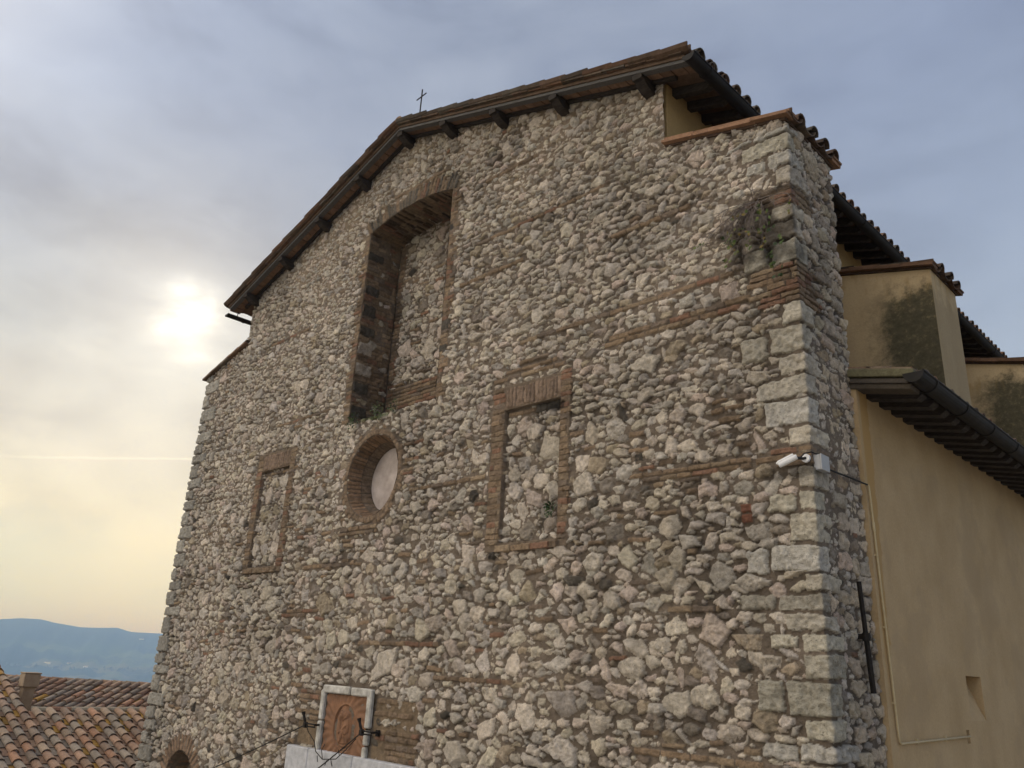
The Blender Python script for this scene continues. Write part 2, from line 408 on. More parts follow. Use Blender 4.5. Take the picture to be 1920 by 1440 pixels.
    def brick(F, cs, cz, w_, h_, rot=0.0, P=.022, c=None, **kw):
        kw.setdefault('edge', .006); kw.setdefault('warp', .22); kw.setdefault('tol', .25); kw.setdefault('rnd', .008); kw.setdefault('rg', .7)
        return F.put(cs, cz, w_ / 2, h_ / 2, rot, brick_col() if c is None else c, P + rng.uniform(-.006, .006), **kw)
    def brick_rows(F, s0, s1, z0, z1, ch=.062, bl=.26, P=.022, joint=.008, ragged=(0, 0), jit=.012, tufa=0.0, **kw):
        z = z0; r = 0
        while z + ch * .6 < z1:
            h = ch * rng.uniform(.85, 1.12); a0 = s0 + rng.uniform(-ragged[0], ragged[0] * .5); a1 = s1 + rng.uniform(-ragged[1] * .5, ragged[1])
            s = a0 - (rng.uniform(0, .5) * bl if r % 2 else 0)
            while s < a1 - .02:
                l = bl * rng.uniform(.6, 1.1); b0, b1 = max(s, a0), min(s + l, a1)
                if b1 - b0 > .03:
                    if tufa and rng.random() < tufa: F.brick((b0 + b1) / 2, z + h / 2, b1 - b0 - joint, h * 1.6, rng.uniform(-jit, jit), P, c=np.array(TUFA) * rng.uniform(.7, 1.5), **kw)
                    else: F.brick((b0 + b1) / 2, z + h / 2, b1 - b0 - joint, h - joint, rng.uniform(-jit, jit), P, **kw)
                s += l
            z += h; r += 1
    def flush(F, m, c=(.215, .165, .12), h=.012):
        m = m & (F.L == 0); F.H[m] = h + F.n1[m] * .008 + F.n2[m] * .004; F.C[m] = np.array(c) * (1 + .3 * F.n4[m] + .25 * F.n1[m])[:, None]; F.L[m] = -1
    def rubble(F, s0, s1, z0, z1, plan, scale=None, mask=None):
        """plan: list of (tries, a_lo, a_hi, flat, kind)"""
        for tries, alo, ahi, flo, fhi, kind in plan:
            ss = rng.uniform(s0, s1, tries); zz = rng.uniform(z0, z1, tries); aa = rng.uniform(alo, ahi, tries)
            if kind == 's' and alo > .05:      # rough courses
                q = rng.random(tries) < .6; pit = .145
                zz = np.where(q, np.round(zz / pit) * pit + .03 * np.sin(ss * 1.3 + np.round(zz / pit)) + rng.normal(0, .012, tries), zz)
            for cs, cz, a in zip(ss, zz, aa):
                j = int((cz - F.z0) / F.st); i = int((cs - F.s0) / F.st)
                if i < 0 or j < 0 or i >= F.ns or j >= F.nz or F.L[j, i]: continue
                if mask is not None and not mask(cs, cz): continue
                k = scale(cs, cz) if scale else 1.0
                a = a * k; b = a * rng.uniform(flo, fhi)
                if kind == 'brick':
                    F.brick(cs, cz, a * 2, rng.uniform(.035, .055), rng.normal(0, .06), .022, tol=.02)
                else:
                    big = a > .07
                    cc = stone_col()
                    if kind == 'dark': cc = np.array(TUFA) * rng.uniform(.8, 2.0)
                    F.put(cs, cz, a, b, rng.normal(0, .16) if rng.random() < .88 else rng.uniform(0, 3.1), cc, (rng.uniform(.018, .040) if big else rng.uniform(.012, .028)) * (.62 if cs > .02 else 1.0) + .004, rng.uniform(.010, .018) if big else .010,
                          F.rand_poly(), tol=.05, grow=.002 + .05 * a * rng.random(), warp=rng.uniform(.3, .75), tilt=rng.uniform(.002, .012) if big else .004, facets=int(rng.integers(0, 4)) if big else int(rng.integers(0, 2)), rg=rng.choice([.7, 1.0, 1.5, 2.1]))
    def mesh(F, name, mat, fn, parent, faces_mask, label=None):
        nz, ns = F.nz, F.ns
        fm = faces_mask
        jj, ii = np.nonzero(fm)
        v00 = jj * ns + ii
        q = np.stack([v00, v00 + 1, v00 + ns + 1, v00 + ns], 1)
        used, inv = np.unique(q.ravel(), return_inverse=True)
        S, Z = np.meshgrid(F.s, F.z)
        co = fn(S.ravel()[used], Z.ravel()[used], F.H.ravel()[used], F.D.ravel()[used])
        co = co - np.array(world_org(parent))
        me = bpy.data.meshes.new(name)
        nf = len(q)
        me.vertices.add(len(used)); me.vertices.foreach_set('co', co.astype(np.float32).ravel())
        me.loops.add(nf * 4); me.loops.foreach_set('vertex_index', inv.astype(np.int32))
        me.polygons.add(nf); me.polygons.foreach_set('loop_start', np.arange(0, nf * 4, 4, dtype=np.int32))
        me.update(calc_edges=True)
        at = me.attributes.new('tint', 'FLOAT_COLOR', 'POINT')
        cc = np.ones((len(used), 4), np.float32); cc[:, :3] = np.clip(F.C.reshape(-1, 3)[used], .01, .9)
        at.data.foreach_set('color', cc.ravel())
        me.polygons.foreach_set('use_smooth', np.ones(nf, bool))
        o = link_mesh(name, me, mat, parent)
        return o

# ------------------------------------------------------------------ the church
W = 12.0; SIDE = .98; RX, RZ, RS = -6.03, 13.0, .325       # ridge position, underside of purlins at the ridge, slope
church = empty('stone_church', (-6, 0, 0), 'rubble stone church with a tiled gable roof and walled up windows on its tall front', 'church')

def gable(x): return RZ + .14 - RS * abs(x - RX)
XL, XR = -10.60, -1.36                                     # edges of the gable above the shoulders
def shoulder(x): return 10.42 - .335 * x if x > XR else 10.42 + .335 * (x + W) * 1.0

ST = .0092
F = Field(-W - SIDE, SIDE, 3.05, 13.20, ST, 3)
S_, Z_ = np.meshgrid(F.s, F.z)
# regions: 1 right window, 2 left window, 3 niche, 4 oculus, 5 low arch, 6 quoins
NX0, NX1, NZ0, NSP, NCR = -6.89, -4.93, 8.62, 11.76, 11.90
def niche_top(x): t = (x - (NX0 + NX1) / 2) / ((NX1 - NX0) / 2); return NSP + (NCR - NSP) * (1 - t * t)
OX, OZ, OR_ = -6.16, 7.755, .575
AX, AZ_, AR = -10.45, 3.42, .49
WN = [(-3.62, -2.76), (-9.25, -8.40)]; WZ0, WZ1 = 6.66, 8.20

def carve():
    top = niche_top(S_)
    inn = (S_ > NX0) & (S_ < NX1) & (Z_ > NZ0) & (Z_ < top)
    F.D[inn] = .60; F.reg[inn] = 3
    ino = (S_ - OX) ** 2 + (Z_ - OZ) ** 2 < (OR_ - .012) ** 2
    F.D[ino] = .46; F.reg[ino] = 4
    ina = ((S_ - AX) ** 2 + np.maximum(Z_ - AZ_, 0) ** 2 < AR ** 2)
    F.D[ina] = .40; F.reg[ina] = 5
    for k, (a, b) in enumerate(WN):
        m = (S_ > a) & (S_ < b) & (Z_ > WZ0) & (Z_ < WZ1)
        F.D[m] += .045
carve()

# quoins at the near corner (wrapping it) and at the far left corner
z = 3.05; k = 0; bands = ((8.55, 8.93), (7.06, 7.23), (9.55, 9.75))
while z < 10.36:
    hit = [b for b in bands if z < b[1] and z + .22 > b[0]]
    if hit and z + .02 > hit[0][0]:
        b = hit[0]
        F.brick_rows(-.36, .34, z, b[1], .060, .27, .020, ragged=(.14, .15))
        z = b[1]; continue
    h = rng.uniform(.13, .27)
    if hit: h = hit[0][0] - z
    if z + h > 10.4: h = 10.4 - z
    if h < .06: z += h; continue
    l0, l1 = (rng.uniform(.26, .48), rng.uniform(.12, .26)) if rng.random() < .5 else (rng.uniform(.12, .26), rng.uniform(.18, .42))
    cc = np.array((.56, .515, .43)) * rng.uniform(.68, 1.06) * rng.uniform(.985, 1.015, 3)
    if rng.random() < .2: cc = np.array((.52, .495, .45)) * rng.uniform(.9, 1.1)
    F.put((l1 - l0) / 2, z + h / 2, (l0 + l1) / 2 - .012, h / 2 - .014, rng.normal(0, .018), cc, rng.uniform(.020, .034), .010, None, warp=rng.uniform(.3, .8), rnd=.010, rg=rng.uniform(.8, 1.6), check=False, tilt=.003)
    if not k % 2 and rng.random() < .75:       # a second squared block beside the short one
        l2 = rng.uniform(.2, .34); F.put(-l0 - l2 / 2 - .01, z + h / 2 + rng.normal(0, .01), l2 / 2 - .012, h / 2 - .018, rng.normal(0, .02), cc * rng.uniform(.9, 1.1), rng.uniform(.026, .04), .018, None, warp=.8, rnd=.03, rg=1.3)
    z += h; k += 1
F.reg[(F.L > 0) & (S_ > -1.0)] = 6; F.reg[(F.reg == 6) & (S_ < -.62)] = 0
z = 3.05; k = 0
while z < 10.36:
    h = rng.uniform(.14, .30); l0 = rng.uniform(.35, .6) if k % 2 else rng.uniform(.18, .3)
    cc = np.array((.42, .40, .36)) * rng.uniform(.75, 1.1)
    F.put(-W + (l0 - .3) / 2, z + h / 2, (l0 + .3) / 2 - .012, h / 2 - .014, 0, cc, rng.uniform(.028, .042), .016, None, warp=.6, rnd=.022, check=False)
    z += h; k += 1

# walled-up windows: brick jambs, upright-brick lintel, brick sill
for wi, (a, b) in enumerate(WN):
    reg0 = F.L > 0
    jw = .20 if wi == 0 else .155
    F.brick_rows(a - jw, a, WZ0 - .02, WZ1 + .30, .066, .24, .024, ragged=(.03, 0), check=False)
    F.brick_rows(b, b + (.13 if wi == 0 else jw), WZ0 - .02, WZ1 + .30, .066, .24, .024, ragged=(0, .05), check=False)
    x = a + .005
    while x < b - .01:
        ww = .058 * rng.uniform(.85, 1.15); F.brick(x + ww / 2, WZ1 + .135, ww - .008, .25 + rng.uniform(-.02, .01), rng.normal(0, .025), .026, c=np.array((.27, .195, .145)) * rng.uniform(.8, 1.15), check=False); x += ww
    x = a - .03
    while x < b - .03:
        ww = .27 * rng.uniform(.8, 1.1); ww = min(ww, b + .04 - x); F.brick(x + ww / 2, WZ0 - .065, ww - .008, .075, 0, .060, check=False); x += ww
    if wi == 0:   # relieving courses of broken brick above the lintel
        for (s0, s1, zz) in ((-3.75, -2.72, 8.56), (-3.6, -2.8, 8.64), (-3.45, -3.0, 8.72)):
            F.brick_rows(s0, s1, zz, zz + .05, .055, .3, .024, ragged=(.1, .1), jit=.03)
    F.flush((S_ > a - jw - .01) & (S_ < b + (.13 if wi == 0 else jw)) & (Z_ > WZ0 - .09) & (Z_ < WZ1 + .29) & ~((S_ > a) & (S_ < b) & (Z_ > WZ0) & (Z_ < WZ1)))
    F.brick_rows(a + .02, b - .02, WZ1 - .085, WZ1 - .01, .055, .25, .02, tufa=.1)
    F.rubble(a + .03, b - .03, WZ0 + .05, WZ1 - .12, [(60, .11, .17, .6, .85, 's'), (150, .07, .11, .6, .9, 's'), (60, .08, .12, .3, .4, 'brick'), (250, .03, .055, .6, .9, 's'), (300, .015, .03, .6, 1, 's')])
    m = (S_ > a - jw - .07) & (S_ < b + jw + .09) & (Z_ > WZ0 - .11) & (Z_ < WZ1 + .30) & ((F.L > 0) & ~reg0 | ((S_ > a) & (S_ < b) & (Z_ > WZ0) & (Z_ < WZ1)))
    F.reg[m] = wi + 1

# arched niche: ragged brick jambs, brick voussoirs, masonry at its back
F.brick_rows(NX0 - .13, NX0, NZ0, NSP - .02, .065, .24, .020, ragged=(.09, 0), tufa=.05, check=False)
F.brick_rows(NX1, NX1 + .12, NZ0, NSP - .02, .065, .22, .018, ragged=(0, .10), tufa=.04, check=False)
n = 30
for q in range(n):
    x = NX0 - .04 + (NX1 - NX0 + .08) * (q + .5) / n; t = (x - (NX0 + NX1) / 2) / ((NX1 - NX0) / 2)
    sl = math.atan(-2 * (NCR - NSP) * t / ((NX1 - NX0) / 2)) * 1.7
    hh = .26 * rng.uniform(.5, 1.15); cx_ = x - math.sin(sl) * hh / 2; cz_ = niche_top(np.clip(x, NX0, NX1)) + hh / 2 * math.cos(sl) + .004
    F.brick(cx_, cz_, .056, hh, sl, .026, c=(brick_col() if rng.random() < .55 else np.array(TUFA) * rng.uniform(1, 2.6)), check=False, warp=.6)
F.flush((((S_ > NX0 - .10) & (S_ <= NX0)) | ((S_ >= NX1) & (S_ < NX1 + .08))) & (Z_ > NZ0) & (Z_ < NSP))
F.flush((S_ > NX0 - .03) & (S_ < NX1 + .03) & (Z_ >= niche_top(np.clip(S_, NX0, NX1)) - .005) & (Z_ < niche_top(np.clip(S_, NX0, NX1)) + .18))
F.brick_rows(NX0 + .02, NX1 - .02, NZ0 + .02, 9.28, .060, .25, .018)
F.brick_rows(NX0 + .02, NX0 + .16, 9.3, NSP, .065, .16, .018, ragged=(0, .04))
F.rubble(NX0 + .1, NX1 - .02, 9.25, 11.95, [(30, .11, .17, .6, .8, 's'), (160, .07, .12, .6, .85, 's'), (12, .07, .1, .6, .8, 'dark'), (140, .08, .13, .3, .4, 'brick'), (500, .03, .06, .5, .9, 's'), (600, .015, .03, .6, 1, 's')], mask=lambda x, z: z < niche_top(x) - .02)

# oculus: two rings of radial bricks and a ledge of bricks below
for rr, hh, nn in ((OR_ + .035, .065, 56), (OR_ + .105, .06, 46)):
    for q in range(nn):
        if rr > OR_ + .08 and rng.random() < .6: continue
        a = 2 * math.pi * (q + .5) / nn
        F.brick(OX + rr * math.cos(a), OZ + rr * math.sin(a), 2 * math.pi * rr / nn - .010, hh * rng.uniform(.85, 1.1), a - math.pi / 2, .024, c=np.array((.27, .195, .135)) * rng.uniform(.75, 1.2), check=(rr > OR_ + .08))
F.flush(((S_ - OX) ** 2 + (Z_ - OZ) ** 2 < (OR_ + .075) ** 2) & ((S_ - OX) ** 2 + (Z_ - OZ) ** 2 > OR_ ** 2))
F.brick_rows(OX - .62, OX + .25, OZ - .80, OZ - .67, .062, .26, .028)
F.brick_rows(OX + .66, OX + 1.05, OZ + .30, OZ + .36, .06, .22, .022); F.brick_rows(OX + .70, OX + 1.0, OZ + .08, OZ + .14, .06, .2, .022); F.brick_rows(OX + .68, OX + .9, OZ - .10, OZ + .0, .06, .2, .022)
m4 = ((S_ - OX) ** 2 + (Z_ - OZ) ** 2 < (OR_ + .08) ** 2) & (F.reg == 0); F.reg[m4] = 4

# low arch ring
for q in range(26):
    a = -.55 + (math.pi + 1.1) * (q + .5) / 26; rr = AR + .125
    F.brick(AX + rr * math.cos(a), max(AZ_, AZ_ + rr * math.sin(a)) if math.sin(a) > 0 else AZ_ + rr * math.sin(a), .062, .25, a - math.pi / 2, .024, c=np.array((.28, .19, .13)) * rng.uniform(.8, 1.15), check=False)
m5 = ((S_ - AX) ** 2 + (Z_ - AZ_) ** 2 < (AR + .25) ** 2) & (F.reg == 0); F.reg[m5] = 5
# the ground of the relief plaque: render patches and thin brick courses
for (s0, s1, z0, z1) in ((-5.55, -4.85, 4.76, 4.83), (-5.5, -4.7, 4.50, 4.66), (-5.3, -4.75, 4.30, 4.46), (-5.55, -5.2, 4.9, 4.96), (-7.3, -6.8, 4.68, 4.75), (-7.2, -6.8, 4.86, 4.98)):
    F.brick_rows(s0, s1, z0, z1, .062, .24, .020, ragged=(.05, .08), jit=.04)
F.rubble(-5.55, -4.7, 4.25, 5.0, [(25, .05, .09, .4, .7, 's'), (10, .06, .09, .6, .8, 'dark'), (40, .02, .04, .6, 1, 's')])
for m_ in ((S_ > -7.22) & (S_ < -6.72) & (Z_ > 4.32) & (Z_ < 4.60), (S_ > -5.58) & (S_ < -4.78) & (Z_ > 4.3) & (Z_ < 4.95)):
    F.L[m_ & (F.L == 0)] = -1; F.C[m_ & (F.L == -1)] *= np.array((1.35, 1.25, 1.05))
F.L[(S_ > -6.76) & (S_ < -5.6) & (Z_ > 3.6) & (Z_ < 5.08)] = -1

# long levelling courses of brick through the rubble
for s0, s1, zz, nr in ((-3.2, -.6, 8.98, 1), (-1.9, -.5, 8.62, 2), (-4.6, -3.6, 10.1, 1), (-1.55, -.5, 7.10, 2), (-2.2, -1.2, 9.9, 1), (-5.0, -3.9, 7.42, 1), (-4.2, -2.3, 10.62, 1),
                       (-8.9, -7.4, 8.9, 1), (-8.0, -7.3, 5.9, 2), (-1.5, -.9, 5.9, 1), (-7.6, -6.3, 6.55, 1), (-4.6, -3.2, 5.2, 1), (-1.7, -.6, 4.72, 1),
                       (-6.2, -5.2, 12.15, 1), (-4.0, -3.2, 11.55, 1), (-9.4, -8.3, 10.5, 1), (-5.9, -4.6, 5.55, 1)):
    F.brick_rows(s0, s1, zz, zz + nr * .062, .058, .27, .022, ragged=(.3, .3), jit=.03, tol=.02)
for cs, cz in ((-.60, 6.67), (-.595, 6.76)): F.brick(cs, cz, .105, .075, 0, .018, c=np.array((.20, .09, .058)))

for cz in np.arange(3.2, 10.3, .165):      # roughly coursed blocks on the narrow side face
    cs = .10 + rng.uniform(0, .1)
    while cs < SIDE - .05:
        a = rng.uniform(.07, .15); b = rng.uniform(.050, .078)
        F.put(cs + a, cz + rng.normal(0, .014), a, b, rng.normal(0, .05), stone_col() * np.array((.98, .93, .86)), rng.uniform(.014, .024), .012, F.rand_poly() if rng.random() < .5 else None, tol=.06, warp=.8, rnd=.02, rg=1.2); cs += 2 * a + rng.uniform(.0, .03)  # warm, darker side light put into the stone colour
# the rubble itself
def scl(s, z):
    k = 1.08 if z < 6.8 else (.96 if z < 9.5 else .84)
    if s < -7.5: k *= .92
    if s < -W or s > 0: k *= .9
    return k
A0, A1, B0, B1 = -W - SIDE, SIDE, 3.05, 13.2
mk = lambda x, z: (z < gable(x) + .1 if XL < x < XR else z < 10.95)
F.rubble(-11, A1, 8.0, B1, [(500, .09, .14, .45, .75, 's'), (9000, .06, .10, .32, .6, 's'), (14000, .045, .075, .35, .6, 's')], scale=lambda x, z: min(1.0, scl(x, z) + .1), mask=mk)
F.rubble(A0, A1, B0, B1, [(420, .13, .19, .55, .85, 's'), (2300, .09, .13, .45, .8, 's'), (260, .05, .10, .5, .9, 'dark'), (1700, .06, .13, .3, .3, 'brick'), (20000, .062, .092, .40, .75, 's'),
                          (16000, .055, .09, .28, .42, 's'), (34000, .040, .062, .42, .8, 's'), (4500, .035, .07, .3, .3, 'brick'), (46000, .026, .042, .4, .9, 's'), (20000, .016, .026, .5, 1, 's')], scale=scl, mask=mk)

# dark weathering under the dead shrub, and moss along the niche sill
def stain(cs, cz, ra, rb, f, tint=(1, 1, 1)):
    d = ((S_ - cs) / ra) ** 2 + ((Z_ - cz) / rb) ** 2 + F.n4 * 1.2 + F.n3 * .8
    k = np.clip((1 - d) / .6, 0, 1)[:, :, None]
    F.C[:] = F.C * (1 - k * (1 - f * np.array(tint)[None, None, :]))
stain(-.38, 9.42, .46, .36, .30, (1, .96, .93)); stain(-.12, 9.05, .3, .10, .5); stain(-.15, 7.02, .35, .08, .55); stain(-.1, 9.72, .3, .05, .4)
stain(-6.3, 8.60, .6, .05, .4, (.8, 1, .6)); stain(-2.85, 8.11, .16, .06, .35); stain(-2.9, 6.95, .2, .25, .6)
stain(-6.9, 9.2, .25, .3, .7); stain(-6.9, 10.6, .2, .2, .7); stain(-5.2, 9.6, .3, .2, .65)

# outline of the sheet
xc = F.s[:-1] + ST / 2; zc = F.z[:-1] + ST / 2
topl = np.array([gable(x) + .03 if XL < x < XR else (10.46 - .24 * min(x, 0) if x > -6 else 10.42 + .25 * max(x + W, 0)) for x in xc])
keep = zc[:, None] < topl[None, :]
ragl = XL + F.n4[:-1, :-1] * .05
fS = np.broadcast_to(xc[None, :], keep.shape); fZ = np.broadcast_to(zc[:, None], keep.shape)
keep &= ~((fZ > 10.42 + .25 * np.maximum(fS + W, 0)) & (fS < ragl))
def wrap(s, z, h, d):
    x = np.where(s < -W, -W, np.where(s > 0, 0, s)); y = np.where(s < -W, -s - W, np.where(s > 0, s, 0))
    e = .035
    wr = np.clip((s + e) / e, 0, 1); wl = np.clip((-W + e - s) / e, 0, 1)
    wy = np.where(s > -W / 2, np.clip((e - s) / e, 0, 1), np.clip((s + W + e) / e, 0, 1))
    return np.stack([x + h * wr - h * wl, y - h * wy + d, z], 1)
reg = F.reg[:-1, :-1]
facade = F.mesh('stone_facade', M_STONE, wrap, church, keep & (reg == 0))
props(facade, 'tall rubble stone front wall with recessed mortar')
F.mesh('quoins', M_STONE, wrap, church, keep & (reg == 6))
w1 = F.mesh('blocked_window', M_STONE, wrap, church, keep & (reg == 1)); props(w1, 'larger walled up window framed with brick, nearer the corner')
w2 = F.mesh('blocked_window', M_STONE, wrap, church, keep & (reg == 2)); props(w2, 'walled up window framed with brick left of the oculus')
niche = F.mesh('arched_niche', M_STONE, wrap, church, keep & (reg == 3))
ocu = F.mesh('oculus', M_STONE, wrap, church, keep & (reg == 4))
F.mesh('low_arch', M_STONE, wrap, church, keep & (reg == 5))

# reveals of the niche: left and right jamb, soffit
for side in (0, 1):
    J = Field(0, .60, NZ0 - .02, NSP + .06, .012, 21 + side)
    zz = NZ0 + .2
    while zz < NSP - .3:
        if rng.random() < .75: J.put(.13, zz, rng.uniform(.12, .17), rng.uniform(.06, .10), 0, (np.array(TUFA) * rng.uniform(.7, 1.6)) if rng.random() < .7 else (.48, .42, .36), .020, .016, None, check=False, warp=.7)
        zz += rng.uniform(.25, .42)
    for _ in range(14): J.put(rng.uniform(.2, .55), rng.uniform(NZ0, NSP), rng.uniform(.05, .08), rng.uniform(.03, .05), 0, stone_col() * .9, .016, .016, J.rand_poly(), check=False)
    J.brick_rows(0, .60, NZ0, NSP + .05, .068, .26, .012, check=False)
    J.C *= .95
    if side == 0: fn = lambda s, z, h, d: np.stack([NX0 + .006 + np.maximum(h, -.004), s - .012, z], 1)
    else: fn = lambda s, z, h, d: np.stack([NX1 - .006 - np.maximum(h, -.004), s - .012, z], 1)
    J.mesh('niche_jamb', M_STONE, fn, niche, np.ones((J.nz - 1, J.ns - 1), bool))
J = Field(0, NX1 - NX0, 0, .60, .012, 31)
s = 0
while s < NX1 - NX0 - .02:
    ww = .058 * rng.uniform(.85, 1.15); zz = 0
    while zz < .58:
        l = rng.uniform(.16, .30); J.brick(s + ww / 2, min(zz + l / 2, .6), ww - .010, l - .012, rng.normal(0, .02), .018, c=brick_col() * (.9 if rng.random() < .75 else .35), check=False); zz += l
    s += ww
def soff(s, z, h, d):
    x = NX0 + s; return np.stack([x, z - .012, niche_top(x) - .006 - np.maximum(h, -.004)], 1)
J.mesh('niche_soffit', M_STONE, soff, niche, np.ones((J.nz - 1, J.ns - 1), bool))

# oculus reveal of radial bricks and its plaster disc
J = Field(0, 2 * math.pi * OR_, 0, .34, .012, 41)
nn = 56
for q in range(nn):
    J.brick((q + .5) * 2 * math.pi * OR_ / nn, .095, 2 * math.pi * OR_ / nn - .014, .18, rng.normal(0, .02), .012, c=np.array((.31, .20, .125)) * rng.uniform(.75, 1.2), check=False)
    J.brick((q + rng.uniform(.3, .7)) * 2 * math.pi * OR_ / nn, .26, 2 * math.pi * OR_ / nn - .008, .13, 0, .006, c=np.array((.27, .20, .145)) * rng.uniform(.8, 1.1), check=False)
def rev(s, z, h, d):
    a = s / OR_; r = OR_ - .004 - z * np.where(z < .19, .35, .35) - np.maximum(h, -.003)
    return np.stack([OX + r * np.cos(a), z - .012, OZ + r * np.sin(a)], 1)
J.mesh('brick_reveal', M_STONE, rev, ocu, np.ones((J.nz - 1, J.ns - 1), bool))
mb = MB(); rings = [0, .1, .2, .3, .4, .46, .52]; V = [(OX, .318, OZ)]; FF = []
for r in rings[1:]:
    for q in range(48): V.append((OX + r * math.cos(q * math.pi / 24), .318 + .006 * math.sin(r * 17) + (.01 if r > .5 else 0), OZ + r * math.sin(q * math.pi / 24)))
for q in range(48): FF.append((0, 1 + q, 1 + (q + 1) % 48))
for k in range(len(rings) - 2):
    for q in range(48): FF.append((1 + k * 48 + q, 1 + (k + 1) * 48 + q, 1 + (k + 1) * 48 + (q + 1) % 48, 1 + k * 48 + (q + 1) % 48))
mb.add(V, FF); mb.build('plaster_disc', M_DISC, ocu, smooth=True)

J = Field(0, math.pi * AR + .8, 0, .36, .014, 43); Lr = math.pi * AR
for q in range(40): J.brick((q + .5) * (Lr + .8) / 40, .17, (Lr + .8) / 40 - .008, .34, 0, .008, check=False)
def rev2(s, z, h, d):
    a = np.clip((s - .4) / AR, 0, math.pi); r = AR - .015 - np.maximum(h, -.003)
    return np.stack([AX + r * np.cos(a), z - .012, AZ_ + r * np.sin(a) + np.minimum(s - .4, 0) - np.maximum(s - .4 - Lr, 0)], 1)
low = [o for o in church.children if o.name.startswith('low_arch')][0]
J.mesh('arch_reveal', M_STONE, rev2, low, np.ones((J.nz - 1, J.ns - 1), bool))
mb = MB(); mb.box(AX, .36, 3.5, 2 * AR, .04, .96); mb.build('arch_infill', M_CHIM, low)

# the body behind the front and the lower part of the walls
mb = MB()
mb.prism([(-11.9, 0), (-.1, 0), (-.1, 10.40), (-1.45, 10.72), (-1.45, 11.52), (RX, gable(RX)), (-10.5, 11.60), (-10.5, 10.72), (-11.9, 10.36)], 1, .66, .93)
mb.box(-6, .34, 1.5, 11.96, .62, 3.06); mb.box(-10.48, .36, 11.08, .16, .58, .92)
mb.build('wall_core', M_HOUSEWALL, church)

# ---- tiles
TC = [(.225, .142, .095), (.25, .16, .11), (.20, .142, .105), (.24, .18, .13), (.205, .17, .135), (.26, .145, .09), (.17, .13, .10), (.235, .155, .105)]
def tcol(k=1.0, lich=0.0):
    if random.random() < lich: f = random.uniform(.7, 1.2); return tuple(v * f for v in (.33, .19, .045))
    f = random.uniform(.72, 1.22) * k; return tuple(v * f for v in random.choice(TC))
def tile_roof(mb, O, e, d, ncol, nrow, sp, ex, k=1.0, lich=0.0, pan='curved', nseg=6, keepf=None, jit=.008, r=.082, rowsel=None):
    """courses of half-round tiles: O top corner, e across, d down the slope (unit vectors)"""
    O = Vector(O); e = Vector(e).normalized(); d = Vector(d).normalized(); nn = e.cross(d).normalized()
    if nn.z < 0: nn = -nn
    L = ex * 1.22
    for c in range(ncol):
        for rw in range(nrow):
            if keepf and not keepf(c, rw): continue
            if rowsel and not rowsel(rw): continue
            for kind in (0, 1):
                b = O + e * (sp * (c + (.5 if kind else 0)) + random.uniform(-jit, jit)) + d * (ex * rw + random.uniform(-jit, jit) * 1.6)
                ww = random.uniform(-.02, .02)
                dd = (d + e * ww).normalized()
                col_ = tcol(k, lich * (1.0 if kind == 0 else .12))
                if kind == 1:          # cover, rounded up
                    r0, r1, lift0, lift1 = r * .84, r * 1.0, .034, .060
                    ring = lambda p, rr, th: [p + e * (-math.cos(math.pi * q / nseg) * (rr - th)) + nn * (math.sin(math.pi * q / nseg) * (rr - th) * .92) for q in range(nseg + 1)]
                    p0 = b + nn * lift0; p1 = b + dd * L + nn * lift1
                    A = ring(p0, r0, 0); B = ring(p1, r1, 0); Cc = ring(p1, r1, .016); Dd = ring(p1 - dd * .10, r1 * .98, .018)
                    i0 = len(mb.v); mb.v += [tuple(p) for p in A + B + Cc + Dd]; m1 = nseg + 1
                    for q in range(nseg):
                        for u in range(3):
                            mb.f.append((i0 + u * m1 + q, i0 + u * m1 + q + 1, i0 + (u + 1) * m1 + q + 1, i0 + (u + 1) * m1 + q)); mb.c.append(col_)
                elif pan == 'curved':
                    r0 = sp * .5 - .012
                    ring = lambda p, th: [p + e * (-math.cos(math.pi * q / nseg) * (r0 + th)) - nn * (math.sin(math.pi * q / nseg) * (r0 * .62 + th)) for q in range(nseg + 1)]
                    p0 = b + nn * .050; p1 = b + dd * L + nn * .074
                    A = ring(p0, 0); B = ring(p1, 0); Cc = ring(p1, .014); Dd = ring(p0, .014)
                    i0 = len(mb.v); mb.v += [tuple(p) for p in A + B + Cc + Dd]; m1 = nseg + 1
                    for q in range(nseg):
                        for u in range(3):
                            mb.f.append((i0 + u * m1 + q, i0 + u * m1 + q + 1, i0 + (u + 1) * m1 + q + 1, i0 + (u + 1) * m1 + q)); mb.c.append(col_)
                else:                  # flat pan with a thick lower edge
                    hw = sp * .42; p0 = b + nn * .006; p1 = b + dd * L + nn * .030
                    A = [p0 - e * hw, p0 + e * hw, p1 + e * hw, p1 - e * hw]
                    B = [p - nn * .022 for p in A]
                    mb.add(A + B, [(0, 1, 2, 3), (3, 2, 6, 7), (0, 3, 7, 4), (1, 2, 6, 5), (4, 5, 6, 7)], col_)

